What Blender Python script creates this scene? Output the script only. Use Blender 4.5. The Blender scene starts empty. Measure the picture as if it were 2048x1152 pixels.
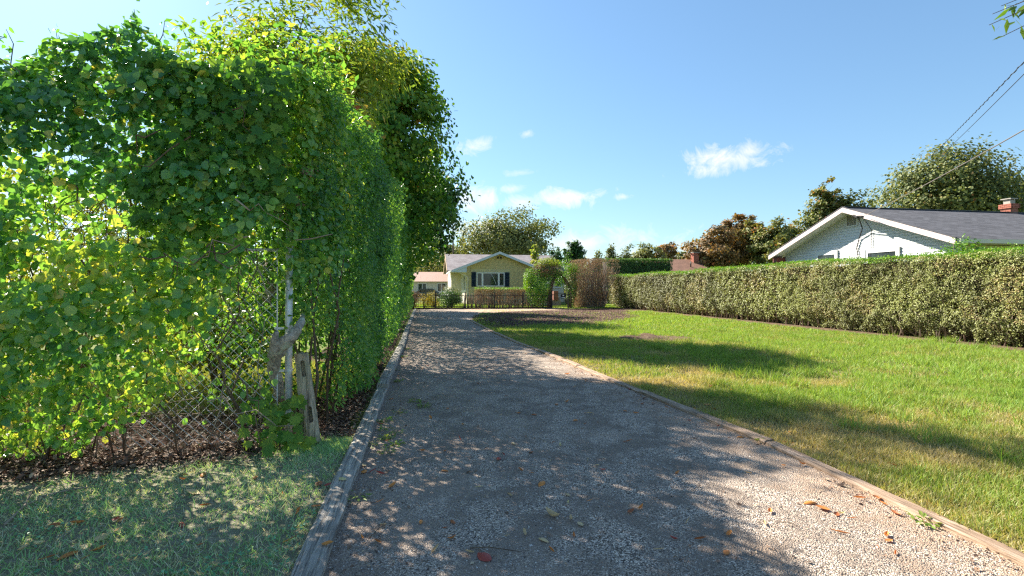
import bpy, bmesh, math, random
import numpy as np
from mathutils import Vector, Matrix

# ------------------------------------------------------------------ camera, sky, sun, exposure
S = bpy.context.scene
C = S.collection
CAMZ = 1.5
cam = bpy.data.cameras.new('camera')
cam.sensor_width = 36.0
cam.lens = 36.0 * 1000 / 2048
cam.clip_start = 0.05
cam.clip_end = 3000
camo = bpy.data.objects.new('camera', cam)
C.objects.link(camo)
camo.location = (0, 0, CAMZ)
camo.rotation_euler = (math.radians(90), 0, 0)
S.camera = camo

SUN_AZ = math.radians(-46)      # measured from +Y towards +X
SUN_EL = math.radians(37.5)
SUN_STRENGTH = 4.8
SKY_STRENGTH = 0.15
EXPOSURE = 1.75

S.cycles.filter_width = 1.3
S.cycles.use_denoising = False
S.view_settings.view_transform = 'Standard'
S.view_settings.look = 'None'
S.view_settings.gamma = 1
S.view_settings.use_curve_mapping = False
S.view_settings.exposure = EXPOSURE

sun = bpy.data.lights.new('sun', 'SUN')
sun.energy = SUN_STRENGTH
sun.angle = math.radians(0.55)
sun.color = (1.0, 0.93, 0.80)
suno = bpy.data.objects.new('sun', sun)
C.objects.link(suno)
sd = Vector((math.sin(SUN_AZ) * math.cos(SUN_EL), math.cos(SUN_AZ) * math.cos(SUN_EL), math.sin(SUN_EL)))
suno.rotation_euler = sd.to_track_quat('Z', 'Y').to_euler()
suno.location = (-30, 30, 40)


class NT:
    """small helper to write node trees"""
    def __init__(self, tree):
        self.t = tree
        self.n = tree.nodes
        self.l = tree.links

    def node(self, kind, **kw):
        n = self.n.new(kind)
        for k, v in kw.items():
            setattr(n, k, v)
        return n

    def link(self, a, b):
        self.l.new(a, b)

    def val(self, sock, v):
        if isinstance(v, bpy.types.NodeSocket):
            self.l.new(v, sock)
        else:
            sock.default_value = v

    def math(self, op, a, b=0.0, c=0.0, clamp=False):
        n = self.node('ShaderNodeMath', operation=op, use_clamp=clamp)
        self.val(n.inputs[0], a)
        self.val(n.inputs[1], b)
        self.val(n.inputs[2], c)
        return n.outputs[0]

    def noise(self, vec, scale, detail=4, rough=0.55, dist=0.0):
        n = self.node('ShaderNodeTexNoise')
        if vec is not None:
            self.l.new(vec, n.inputs['Vector'])
        n.inputs['Scale'].default_value = scale
        n.inputs['Detail'].default_value = detail
        n.inputs['Roughness'].default_value = rough
        n.inputs['Distortion'].default_value = dist
        return n.outputs[0]

    def ramp(self, fac, stops, interp='LINEAR'):
        n = self.node('ShaderNodeValToRGB')
        n.color_ramp.interpolation = interp
        e = n.color_ramp.elements
        while len(e) > len(stops):
            e.remove(e[-1])
        while len(e) < len(stops):
            e.new(1.0)
        for i, (p, c) in enumerate(stops):
            e[i].position = p
            e[i].color = (c[0], c[1], c[2], 1) if not isinstance(c, float) else (c, c, c, 1)
        self.val(n.inputs[0], fac)
        return n.outputs[0]

    def mix(self, fac, a, b, blend='MIX'):
        n = self.node('ShaderNodeMix', data_type='RGBA', blend_type=blend)
        self.val(n.inputs[0], fac)
        for s, v in ((n.inputs[6], a), (n.inputs[7], b)):
            if isinstance(v, tuple):
                v = (v[0], v[1], v[2], 1)
            self.val(s, v)
        return n.outputs[2]

    def bump(self, h, strength=0.5, dist=0.01, normal=None):
        n = self.node('ShaderNodeBump')
        n.inputs['Strength'].default_value = strength
        n.inputs['Distance'].default_value = dist
        self.val(n.inputs['Height'], h)
        if normal is not None:
            self.l.new(normal, n.inputs['Normal'])
        return n.outputs[0]


# world: physical sky with a few small fair-weather clouds
W = bpy.data.worlds.new('World')
S.world = W
W.use_nodes = True
W.node_tree.nodes.clear()
w = NT(W.node_tree)
sky = w.node('ShaderNodeTexSky', sky_type='NISHITA', sun_disc=False)
sky.sun_elevation = SUN_EL
sky.sun_rotation = SUN_AZ
sky.air_density = 1.25
sky.dust_density = 0.35
sky.ozone_density = 2.2
tc = w.node('ShaderNodeTexCoord')
sep = w.node('ShaderNodeSeparateXYZ')
w.link(tc.outputs['Generated'], sep.inputs[0])
ysafe = w.math('MAXIMUM', sep.outputs[1], 0.05)
gx = w.math('DIVIDE', sep.outputs[0], ysafe)
gz = w.math('DIVIDE', sep.outputs[2], ysafe)
comb = w.node('ShaderNodeCombineXYZ')
w.link(gx, comb.inputs[0])
w.link(gz, comb.inputs[1])
n1 = w.noise(comb.outputs[0], 17, 9, 0.68, 0.9)
nx = w.noise(comb.outputs[0], 5, 3, 0.5)
total = None
# centre, half size and density of each cloud, as tangents of azimuth and elevation
CL = [(0.425, .258, .075, .022, 1.0), (0.385, .236, .045, .014, 1.0), (0.475, .272, .05, .015, .8),
      (-0.078, .282, .032, .014, .9), (-.07, .176, .045, .022, 1.0), (.12, .182, .055, .016, 1.0), (.02, .172, .05, .014, .8),
      (0.0, .198, .025, .008, .7), (.22, .182, .022, .006, .8), (.03, .308, .014, .006, .6), (.015, .231, .03, .006, .5),
      (.14, .09, .14, .02, .75), (.27, .07, .12, .018, .5), (-.1, .12, .06, .02, .6)]
for cx, cz, sx, sz, dn in CL:
    # the noise bends the outline of the blob
    a = w.math('DIVIDE', w.math('SUBTRACT', gx, cx), sx)
    zz = w.math('SUBTRACT', gz, w.math('MULTIPLY_ADD', w.math('SUBTRACT', gx, cx), 0.08, cz))
    b = w.math('DIVIDE', zz, sz)
    r2 = w.math('ADD', w.math('MULTIPLY', a, a), w.math('MULTIPLY', b, b))
    r = w.math('SQRT', r2)
    f = w.math('MULTIPLY_ADD', r, -0.45, 0.62)
    f = w.math('MULTIPLY', w.math('ADD', f, w.math('MULTIPLY', w.math('SUBTRACT', n1, 0.5), 2.4)), 1.25, clamp=True)
    f = w.math('MULTIPLY', f, dn)
    total = f if total is None else w.math('MAXIMUM', total, f)
front = w.math('GREATER_THAN', sep.outputs[1], 0.06)
total = w.math('MULTIPLY', total, front)
# thin scattered clouds in the rest of the sky
dirn = w.noise(tc.outputs['Generated'], 3.2, 7, 0.6, 0.6)
back = w.math('MULTIPLY', w.math('SUBTRACT', dirn, 0.66), 5.0, clamp=True)
back = w.math('MULTIPLY', back, w.math('SUBTRACT', 1.0, front))
total = w.math('MAXIMUM', total, back)
gm = w.node('ShaderNodeGamma')
w.link(sky.outputs[0], gm.inputs[0])
gm.inputs[1].default_value = 0.80
skyc = w.mix(1.0, gm.outputs[0], (0.345, 0.45, 0.53), 'MULTIPLY')
cloudc = w.mix(total, skyc, (2.3, 2.3, 2.35))
bg = w.node('ShaderNodeBackground')
bg.inputs[1].default_value = SKY_STRENGTH
w.link(cloudc, bg.inputs[0])
wo = w.node('ShaderNodeOutputWorld')
w.link(bg.outputs[0], wo.inputs[0])

# ------------------------------------------------------------------ frame of the lane
ANG = math.atan(0.176)
CA, SA = math.cos(ANG), math.sin(ANG)


def lane(u, v, z=0.0):
    """u metres to the right of the lane axis, v metres along it"""
    return Vector((u * CA - v * SA, u * SA + v * CA, z))


def from_px(px, py, Y):
    """point at distance Y that the photograph shows at that pixel"""
    return Vector(((px - 1024) / 1000 * Y, Y, CAMZ - (py - 576) / 1000 * Y))


def ground_px(px, py, z=0.0):
    Y = (CAMZ - z) * 1000 / (py - 576)
    return Vector(((px - 1024) / 1000 * Y, Y, z))


rng = np.random.default_rng(7)
random.seed(7)


# ------------------------------------------------------------------ object helpers
def tag(o, label=None, cat=None, group=None, kind=None):
    if label:
        o['label'] = label
    if cat:
        o['category'] = cat
    if group:
        o['group'] = group
    if kind:
        o['kind'] = kind
    return o


def empty(name, loc=(0, 0, 0), rz=0.0, label=None, cat=None, group=None):
    o = bpy.data.objects.new(name, None)
    o.empty_display_size = 0.2
    C.objects.link(o)
    o.location = loc
    o.rotation_euler = (0, 0, rz)
    tag(o, label, cat, group)
    return o


def link_mesh(name, me, mat=None, parent=None, kind=None):
    o = bpy.data.objects.new(name, me)
    if mat is not None and len(me.materials) == 0:
        me.materials.append(mat)
    C.objects.link(o)
    if parent is not None:
        o.parent = parent
    if kind:
        o['kind'] = kind
    return o


def dup(o, parent=None, loc=None, rot=None, scale=None):
    c = o.copy()
    C.objects.link(c)
    if parent is not None:
        c.parent = parent
    if loc is not None:
        c.location = loc
    if rot is not None:
        c.rotation_euler = rot
    if scale is not None:
        c.scale = scale
    return c


class MB:
    """collects boxes, prisms and tubes into one mesh"""
    def __init__(self):
        self.v = []
        self.f = []

    def add(self, vs, fs):
        n = len(self.v)
        self.v += [tuple(p) for p in vs]
        self.f += [tuple(i + n for i in f) for f in fs]
        return self

    def box(self, x0, x1, y0, y1, z0, z1, M=None):
        vs = [Vector(p) for p in ((x0, y0, z0), (x1, y0, z0), (x1, y1, z0), (x0, y1, z0),
                                  (x0, y0, z1), (x1, y0, z1), (x1, y1, z1), (x0, y1, z1))]
        if M is not None:
            vs = [M @ p for p in vs]
        return self.add(vs, [(0, 3, 2, 1), (4, 5, 6, 7), (0, 1, 5, 4), (1, 2, 6, 5), (2, 3, 7, 6), (3, 0, 4, 7)])

    def extrude(self, pts, off):
        """closed prism from a planar outline and an offset vector"""
        n = len(pts)
        off = Vector(off)
        vs = [Vector(p) for p in pts] + [Vector(p) + off for p in pts]
        fs = [tuple(range(n))[::-1], tuple(range(n, 2 * n))]
        fs += [(i, (i + 1) % n, n + (i + 1) % n, n + i) for i in range(n)]
        return self.add(vs, fs)

    def tube(self, pts, rad, sides=6, wob=0.0, caps=True):
        pts = [Vector(p) for p in pts]
        m = len(pts)
        if not hasattr(rad, '__len__'):
            rad = [rad] * m
        vs, fs = [], []
        ref = Vector((0.13, 0.31, 0.94))
        for i, p in enumerate(pts):
            t = (pts[min(i + 1, m - 1)] - pts[max(i - 1, 0)])
            if t.length < 1e-9:
                t = Vector((0, 0, 1))
            t.normalize()
            a = t.cross(ref)
            if a.length < 0.2:
                a = t.cross(Vector((1, 0, 0)))
            a.normalize()
            b = t.cross(a)
            for k in range(sides):
                an = 2 * math.pi * k / sides
                r = rad[i] * (1 + (random.uniform(-wob, wob) if wob else 0))
                vs.append(p + (a * math.cos(an) + b * math.sin(an)) * r)
        for i in range(m - 1):
            for k in range(sides):
                k2 = (k + 1) % sides
                fs.append((i * sides + k, i * sides + k2, (i + 1) * sides + k2, (i + 1) * sides + k))
        if caps:
            fs.append(tuple(range(sides))[::-1])
            fs.append(tuple((m - 1) * sides + k for k in range(sides)))
        return self.add(vs, fs)

    def mesh(self, name, smooth=False):
        me = bpy.data.meshes.new(name)
        me.from_pydata(self.v, [], self.f)
        bm = bmesh.new()
        bm.from_mesh(me)
        bmesh.ops.recalc_face_normals(bm, faces=bm.faces)
        bm.to_mesh(me)
        bm.free()
        if smooth:
            me.polygons.foreach_set('use_smooth', [True] * len(me.polygons))
        return me

    def build(self, name, mat, parent=None, smooth=False, kind=None):
        return link_mesh(name, self.mesh(name, smooth), mat, parent, kind)


def part_box(name, mat, parent, *a, **k):
    m = MB()
    m.box(*a, **k)
    return m.build(name, mat, parent)


# ------------------------------------------------------------------ materials
def new_mat(name):
    m = bpy.data.materials.new(name)
    m.use_nodes = True
    m.node_tree.nodes.clear()
    t = NT(m.node_tree)
    out = t.node('ShaderNodeOutputMaterial')
    return m, t, out


def principled(t, out, col, rough=0.7, normal=None, metal=0.0, spec=0.3):
    p = t.node('ShaderNodeBsdfPrincipled')
    t.val(p.inputs['Base Color'], col if not isinstance(col, tuple) else (col[0], col[1], col[2], 1))
    t.val(p.inputs['Roughness'], rough)
    p.inputs['Metallic'].default_value = metal
    p.inputs['Specular IOR Level'].default_value = spec
    if normal is not None:
        t.link(normal, p.inputs['Normal'])
    t.link(p.outputs[0], out.inputs[0])
    return p


def ocoord(t):
    return t.node('ShaderNodeTexCoord').outputs['Object']


def paint(name, col, var=0.12, rough=0.6, dirt=(0.25, 0.22, 0.17), dirt_amt=0.25, scale=2.5, metal=0.0, spec=0.3):
    m, t, out = new_mat(name)
    o = ocoord(t)
    n = t.noise(o, scale, 6, 0.65)
    f = t.noise(o, scale * 14, 3, 0.6)
    c = t.mix(t.ramp(n, [(0.45, 0.0), (0.8, 1.0)]), col, tuple(a * (1 - dirt_amt) + b * dirt_amt for a, b in zip(col, dirt)))
    dark = tuple(a * (1 - var) for a in col)
    c = t.mix(t.math('MULTIPLY', f, 0.5), c, dark)
    principled(t, out, c, rough, t.bump(f, 0.15, 0.004), metal, spec)
    return m


def leaf_mat(name, stops, trans=0.42, rough=0.45, spec=0.35, warm=(1.25, 1.15, 0.45), veins=False):
    m, t, out = new_mat(name)
    at = t.node('ShaderNodeAttribute', attribute_name='tone')
    c = t.ramp(at.outputs['Fac'], stops)
    o = ocoord(t)
    n = t.noise(o, 38, 2, 0.5)
    c = t.mix(t.ramp(n, [(0.35, 0.0), (0.75, 0.55)]), c, t.mix(1.0, c, (0.55, 0.62, 0.5), 'MULTIPLY'))
    p = t.node('ShaderNodeBsdfPrincipled')
    t.link(c, p.inputs['Base Color'])
    p.inputs['Roughness'].default_value = rough
    p.inputs['Specular IOR Level'].default_value = spec
    tr = t.node('ShaderNodeBsdfTranslucent')
    t.link(t.mix(1.0, c, warm, 'MULTIPLY'), tr.inputs[0])
    mx = t.node('ShaderNodeMixShader')
    mx.inputs[0].default_value = trans
    t.link(p.outputs[0], mx.inputs[1])
    t.link(tr.outputs[0], mx.inputs[2])
    t.link(mx.outputs[0], out.inputs[0])
    return m


def bark_mat(name, a, b, scale=14, stretch=0.25, bump=0.8, dist=0.012):
    m, t, out = new_mat(name)
    mp = t.node('ShaderNodeMapping')
    mp.inputs['Scale'].default_value = (1, 1, stretch)
    t.link(ocoord(t), mp.inputs[0])
    n = t.noise(mp.outputs[0], scale, 6, 0.7, 0.5)
    n2 = t.noise(ocoord(t), 6, 3, 0.5)
    c = t.ramp(n, [(0.3, a), (0.7, b)])
    c = t.mix(t.ramp(n2, [(0.45, 0.0), (0.75, 0.5)]), c, tuple(x * 0.6 for x in a))
    principled(t, out, c, 0.85, t.bump(n, bump, dist))
    return m


M = {}
M['vine'] = leaf_mat('vine_leaf', [(0, (.07, .22, .07)), (.3, (.15, .38, .10)), (.6, (.30, .53, .11)), (.85, (.52, .62, .12)), (1, (.72, .60, .15))], 0.48, 0.32, 0.7)
M['privet'] = leaf_mat('privet_leaf', [(0, (.055, .17, .05)), (.35, (.13, .32, .07)), (.7, (.28, .47, .09)), (1, (.48, .58, .11))], 0.5, 0.42, 0.4)
M['maple'] = leaf_mat('maple_leaf', [(0, (.04, .14, .03)), (.4, (.10, .25, .04)), (.75, (.26, .38, .06)), (.93, (.46, .42, .08)), (1, (.5, .2, .05))], 0.45, 0.5)
M['yellowing'] = leaf_mat('yellowing_leaf', [(0, (.10, .20, .03)), (.35, (.28, .34, .05)), (.8, (.52, .46, .09)), (.95, (.6, .33, .06)), (1, (.6, .13, .03))], 0.45, 0.5)
M['ash'] = leaf_mat('ash_leaf', [(0, (.09, .19, .03)), (.5, (.24, .35, .05)), (.9, (.42, .46, .09)), (1, (.55, .44, .11))], 0.45, 0.5)
M['hedge'] = leaf_mat('clipped_hedge_leaf', [(0, (.09, .09, .03)), (.3, (.19, .195, .065)), (.6, (.30, .32, .095)), (.85, (.42, .46, .13)), (1, (.36, .25, .12))], 0.22, 0.5, 0.3)
M['hedge_top'] = leaf_mat('hedge_new_growth', [(0, (.07, .17, .025)), (.5, (.13, .30, .035)), (1, (.27, .42, .05))], 0.45, 0.45)
M['olive'] = leaf_mat('olive_leaf', [(0, (.10, .12, .04)), (.5, (.20, .23, .07)), (1, (.36, .35, .13))], 0.28, 0.6)
M['russet'] = leaf_mat('russet_leaf', [(0, (.11, .085, .035)), (.35, (.21, .14, .055)), (.7, (.36, .20, .08)), (.92, (.30, .28, .09)), (1, (.55, .18, .05))], 0.28, 0.6)
M['turning'] = leaf_mat('turning_leaf', [(0, (.08, .11, .035)), (.45, (.18, .21, .06)), (.75, (.32, .30, .09)), (.9, (.38, .23, .08)), (1, (.42, .17, .06))], 0.28, 0.6)
M['dark_green'] = leaf_mat('dark_green_leaf', [(0, (.03, .09, .025)), (.5, (.075, .17, .04)), (1, (.18, .30, .07))], 0.3, 0.5)
M['dry'] = leaf_mat('dry_leaf', [(0, (.18, .11, .06)), (.5, (.38, .24, .14)), (.85, (.52, .36, .22)), (1, (.26, .28, .09))], 0.2, 0.75, 0.1, (1.1, .95, .7))
M['gold_shrub'] = leaf_mat('gold_shrub_leaf', [(0, (.2, .2, .04)), (.5, (.42, .34, .06)), (1, (.6, .45, .12))], 0.35, 0.6)
M['grass'] = leaf_mat('grass_blade', [(0, (.56, .45, .27)), (.25, (.46, .41, .18)), (.45, (.29, .35, .09)), (.8, (.21, .37, .06)), (1, (.36, .48, .10))], 0.38, 0.5, 0.25)
M['verge'] = leaf_mat('verge_blade', [(0, (.80, .72, .55)), (.30, (.60, .64, .40)), (.6, (.34, .56, .24)), (1, (.40, .66, .30))], 0.3, 0.5, 0.25)
M['clover'] = leaf_mat('clover_leaf', [(0, (.10, .30, .14)), (.6, (.16, .44, .24)), (1, (.26, .55, .32))], 0.3, 0.5)
M['fallen'] = leaf_mat('fallen_leaf', [(0, (.18, .08, .045)), (.3, (.45, .15, .06)), (.55, (.72, .28, .07)), (.75, (.70, .50, .28)), (.9, (.75, .62, .30)), (1, (.42, .08, .06))], 0.2, 0.5, 0.3, (1.1, .9, .7))
M['litter'] = leaf_mat('leaf_litter', [(0, (.07, .045, .035)), (.4, (.18, .11, .08)), (.75, (.36, .22, .15)), (1, (.58, .44, .30))], 0.1, 0.7, 0.2, (1, .9, .8))
M['bark'] = bark_mat('bark', (.06, .045, .035), (.19, .155, .12))
M['twig'] = bark_mat('twig', (.07, .045, .03), (.20, .145, .10), 30, 0.3, 0.4, 0.004)
M['pale_twig'] = bark_mat('pale_twig', (.22, .16, .12), (.42, .33, .25), 30, 0.3, 0.4, 0.004)


def lichen():
    m, t, out = new_mat('lichened_bark')
    o = ocoord(t)
    n = t.noise(o, 26, 6, 0.7, 0.8)
    l = t.noise(o, 9, 5, 0.65)
    c = t.ramp(n, [(0.35, (.15, .12, .09)), (0.65, (.50, .44, .37))])
    c = t.mix(t.ramp(l, [(0.5, 0.0), (0.62, 0.85)]), c, (.48, .52, .40))
    principled(t, out, c, 0.9, t.bump(n, 0.9, 0.012))
    return m


M['lichen'] = lichen()


def weathered(name, a, b, axis, warm=None):
    """weathered timber: long grain, cracks, stains"""
    m, t, out = new_mat(name)
    o = ocoord(t)
    mp = t.node('ShaderNodeMapping')
    sc = [15, 15, 15]
    sc[axis] = .8
    mp.inputs['Scale'].default_value = sc
    t.link(o, mp.inputs[0])
    g = t.noise(mp.outputs[0], 3.2, 8, 0.68, 0.6)
    fine = t.noise(mp.outputs[0], 11, 4, 0.6)
    st = t.noise(o, 3.1, 5, 0.6)
    c = t.ramp(g, [(0.36, tuple(x * 0.25 for x in a)), (0.46, a), (0.62, b)])
    c = t.mix(t.ramp(st, [(0.42, 0.0), (0.72, 0.75)]), c, warm if warm else tuple(x * 0.55 for x in a))
    c = t.mix(t.math('MULTIPLY', fine, 0.35), c, tuple(x * 0.45 for x in a))
    h = t.math('ADD', t.math('MULTIPLY', g, 1.0), t.math('MULTIPLY', fine, 0.4))
    principled(t, out, c, 0.85, t.bump(h, 1.0, 0.012))
    return m


M['timber_grey'] = weathered('grey_landscape_timber', (.32, .28, .24), (.66, .59, .50), 0)
M['timber_brown'] = weathered('brown_landscape_timber', (.33, .225, .15), (.60, .44, .33), 0, (.30, .20, .13))
M['timber_end'] = weathered('timber_end_grain', (.15, .13, .11), (.35, .31, .27), 1)
M['post_wood'] = weathered('split_rail_wood', (.34, .26, .18), (.68, .55, .40), 2, (.28, .32, .17))
M['slot_dark'] = paint('slot_inner_wood', (.05, .045, .04), 0.2, 0.9)


def galvanised():
    m, t, out = new_mat('galvanised_steel')
    o = ocoord(t)
    n = t.noise(o, 12, 5, 0.6)
    v = t.node('ShaderNodeTexVoronoi')
    v.inputs['Scale'].default_value = 70
    t.link(o, v.inputs['Vector'])
    c = t.ramp(n, [(0.3, (.48, .49, .50)), (0.7, (.72, .73, .73))])
    c = t.mix(0.2, c, v.outputs['Color'], 'SOFT_LIGHT')
    rust = t.ramp(t.noise(o, 5, 6, 0.7), [(0.62, 0.0), (0.75, 0.6)])
    c = t.mix(rust, c, (.22, .16, .12))
    principled(t, out, c, t.math('MULTIPLY_ADD', n, 0.3, 0.35), t.bump(n, 0.2, 0.003), 0.45, 0.5)
    return m


M['steel'] = galvanised()
M['black_metal'] = paint('black_painted_metal', (.015, .015, .016), 0.2, 0.5, (.1, .07, .05), 0.2)
M['black_cable'] = paint('black_cable', (.02, .02, .022), 0.1, 0.6)
M['grey_cable'] = paint('grey_cable', (.14, .12, .11), 0.1, 0.6)
M['white_paint'] = paint('white_paint', (.74, .73, .71), 0.08, 0.5, dirt_amt=0.2)
M['blueish_trim'] = paint('pale_trim_paint', (.55, .60, .66), 0.08, 0.5, dirt_amt=0.2)
M['sun_pink_trim'] = paint('sun_pinked_white_trim', (.74, .60, .58), 0.08, 0.5, dirt_amt=0.1)  # white paint with the pink of warm sun put into the colour
M['siding'] = paint('white_siding', (.60, .60, .60), 0.06, 0.45, dirt_amt=0.12)
m_, t_, out_ = new_mat('white_vinyl_siding')
principled(t_, out_, t_.mix(t_.noise(ocoord(t_), 0.9, 4, 0.5), (.58, .58, .58), (.70, .695, .68)), 0.45)
M['siding'] = m_
M['tan_siding'] = paint('tan_siding', (.55, .47, .26), 0.1, 0.6)
M['cream'] = paint('cream_wall', (.68, .62, .50), 0.08, 0.6)
M['peach'] = paint('peach_board', (.62, .45, .30), 0.08, 0.6)
M['navy'] = paint('navy_shutter', (.012, .03, .055), 0.1, 0.5)
M['red_trim'] = paint('dark_red_trim', (.20, .055, .045), 0.1, 0.6)
M['concrete'] = paint('weathered_concrete', (.36, .33, .29), 0.2, 0.85, scale=5)
M['curtain'] = paint('white_curtain', (.80, .78, .74), 0.05, 0.8, dirt_amt=0.05)
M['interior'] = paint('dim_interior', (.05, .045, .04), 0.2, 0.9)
M['car_paint'] = paint('dark_blue_car_paint', (.02, .035, .07), 0.05, 0.25, spec=0.6)
M['rubber'] = paint('tyre_rubber', (.02, .02, .02), 0.1, 0.9)
M['ceramic'] = paint('terracotta_step', (.26, .11, .075), 0.15, 0.8)
M['sign_white'] = paint('white_sign_print', (.72, .72, .72), 0.02, 0.5, dirt_amt=0.0)


def glass():
    m, t, out = new_mat('window_glass')
    n = t.noise(ocoord(t), 1.6, 3, 0.5)
    p = t.node('ShaderNodeBsdfPrincipled')
    p.inputs['Base Color'].default_value = (.04, .05, .055, 1)
    p.inputs['Roughness'].default_value = 0.04
    p.inputs['Specular IOR Level'].default_value = 0.8
    t.link(t.bump(n, 0.08, 0.02), p.inputs['Normal'])
    tr = t.node('ShaderNodeBsdfTransparent')
    tr.inputs[0].default_value = (.75, .8, .8, 1)
    mx = t.node('ShaderNodeMixShader')
    mx.inputs[0].default_value = 0.45
    t.link(p.outputs[0], mx.inputs[1])
    t.link(tr.outputs[0], mx.inputs[2])
    t.link(mx.outputs[0], out.inputs[0])
    return m


M['glass'] = glass()


def shingle_wall():
    m, t, out = new_mat('yellow_asbestos_shingle')
    o = ocoord(t)
    mp = t.node('ShaderNodeMapping')
    mp.inputs['Scale'].default_value = (5, 5, 0.9)
    t.link(o, mp.inputs[0])
    st = t.noise(mp.outputs[0], 1.1, 6, 0.7)
    c = t.mix(t.noise(o, 1.5, 3, 0.5), (.50, .40, .18), (.62, .50, .25))
    c = t.mix(t.ramp(st, [(0.50, 0.0), (0.72, 0.75)]), c, (.22, .18, .09))
    principled(t, out, c, 0.8)
    return m


M['yellow_shingle'] = shingle_wall()


def roof_mat(name, a, b, cc, sx, sy):
    m, t, out = new_mat(name)
    mp = t.node('ShaderNodeMapping')
    t.link(ocoord(t), mp.inputs[0])
    br = t.node('ShaderNodeTexBrick')
    br.inputs['Scale'].default_value = 1.0
    br.inputs['Brick Width'].default_value = sx
    br.inputs['Row Height'].default_value = sy
    br.inputs['Mortar Size'].default_value = 0.006
    br.inputs['Color1'].default_value = (*a, 1)
    br.inputs['Color2'].default_value = (*b, 1)
    br.inputs['Mortar'].default_value = (*[x * 0.4 for x in a], 1)
    t.link(mp.outputs[0], br.inputs['Vector'])
    n = t.noise(ocoord(t), 1.2, 6, 0.65)
    n2 = t.noise(ocoord(t), 40, 3, 0.7)
    c = t.mix(t.ramp(n, [(0.4, 0.0), (0.7, 0.8)]), br.outputs[0], cc)
    c = t.mix(t.math('MULTIPLY', n2, 0.5), c, tuple(x * 0.5 for x in a))
    principled(t, out, c, 0.9, t.bump(t.math('ADD', br.outputs[1], n2), 0.4, 0.01))
    return m


M['grey_roof'] = roof_mat('grey_shingle_roof', (.075, .072, .08), (.17, .165, .18), (.12, .115, .125), 0.33, 0.14)
M['stained_roof'] = roof_mat('stained_grey_roof', (.27, .235, .24), (.37, .33, .335), (.14, .11, .11), 0.3, 0.14)
M['pink_roof'] = roof_mat('pink_shingle_roof', (.50, .32, .26), (.58, .40, .33), (.45, .30, .25), 0.3, 0.14)
M['rust_roof'] = roof_mat('rust_brown_roof', (.24, .125, .085), (.32, .17, .115), (.16, .085, .06), 0.3, 0.14)


def brick_mat():
    m, t, out = new_mat('red_brick')
    o = ocoord(t)
    v = t.node('ShaderNodeObjectInfo')
    n = t.noise(o, 7, 4, 0.6)
    c = t.mix(n, (.25, .075, .05), (.42, .16, .11))
    principled(t, out, c, 0.85, t.bump(t.noise(o, 40, 3), 0.4, 0.005))
    return m


M['brick'] = brick_mat()
M['mortar'] = paint('mortar', (.38, .34, .30), 0.2, 0.9)


# ground materials
def gravel_mat():
    m, t, out = new_mat('driveway_gravel')
    o = ocoord(t)
    v1 = t.node('ShaderNodeTexVoronoi', feature='F1')
    v1.inputs['Scale'].default_value = 115
    t.link(o, v1.inputs['Vector'])
    v2 = t.node('ShaderNodeTexVoronoi', feature='F1')
    v2.inputs['Scale'].default_value = 38
    t.link(o, v2.inputs['Vector'])
    sepc = t.node('ShaderNodeSeparateColor')
    t.link(v1.outputs['Color'], sepc.inputs[0])
    sep2 = t.node('ShaderNodeSeparateColor')
    t.link(v2.outputs['Color'], sep2.inputs[0])
    stone = t.ramp(sepc.outputs[0], [(0, (.10, .088, .08)), (.35, (.30, .265, .24)), (.7, (.52, .465, .42)), (.9, (.72, .66, .60)), (1, (.82, .77, .70))])
    stone = t.mix(t.ramp(sep2.outputs[0], [(0.8, 0.0), (0.86, 0.6)]), stone, (.34, .31, .30))
    edge = t.ramp(v1.outputs['Distance'], [(0.42, 0.0), (0.85, 1.0)])
    stone = t.mix(edge, stone, (.05, .045, .042))
    big = t.noise(o, 0.55, 6, 0.62, 0.5)
    mid = t.noise(o, 2.6, 6, 0.65, 0.4)
    sandy = t.noise(o, 1.1, 5, 0.65)
    stone = t.mix(t.ramp(mid, [(0.42, 0.0), (0.58, 0.88)]), stone, t.mix(t.noise(o, 130, 2, 0.6), (.075, .064, .056), (.27, .235, .21)))
    stone = t.mix(t.ramp(big, [(0.50, 0.0), (0.70, 0.55)]), stone, t.mix(sepc.outputs[1], (.24, .21, .19), (.62, .56, .50)))
    stone = t.mix(t.ramp(sandy, [(0.60, 0.0), (0.72, 0.55)]), stone, t.mix(sepc.outputs[2], (.20, .14, .10), (.42, .33, .26)))
    sp_ = t.node('ShaderNodeSeparateXYZ')
    t.link(o, sp_.inputs[0])
    lat = t.math('MULTIPLY_ADD', sp_.outputs[1], 0.176, sp_.outputs[0])
    lat = t.math('MULTIPLY_ADD', t.math('SUBTRACT', mid, 0.5), 1.6, lat)
    # soil washed along the right edging and a darker tone towards the left edging
    right = t.math('MULTIPLY', t.math('SUBTRACT', lat, 2.55), 1.1, clamp=True)
    stone = t.mix(t.math('MULTIPLY', right, 0.6), stone, t.mix(sepc.outputs[1], (.24, .155, .10), (.52, .40, .30)))
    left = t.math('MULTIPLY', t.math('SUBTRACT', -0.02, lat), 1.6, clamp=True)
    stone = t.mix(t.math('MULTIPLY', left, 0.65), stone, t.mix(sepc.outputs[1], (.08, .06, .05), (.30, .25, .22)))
    stone = t.mix(1.0, stone, (1.34, 1.19, 1.05), 'MULTIPLY')
    h = t.math('SUBTRACT', 1.0, v1.outputs['Distance'])
    h = t.math('ADD', h, t.math('MULTIPLY', mid, 1.5))
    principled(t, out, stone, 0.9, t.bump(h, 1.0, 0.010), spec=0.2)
    return m


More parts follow.
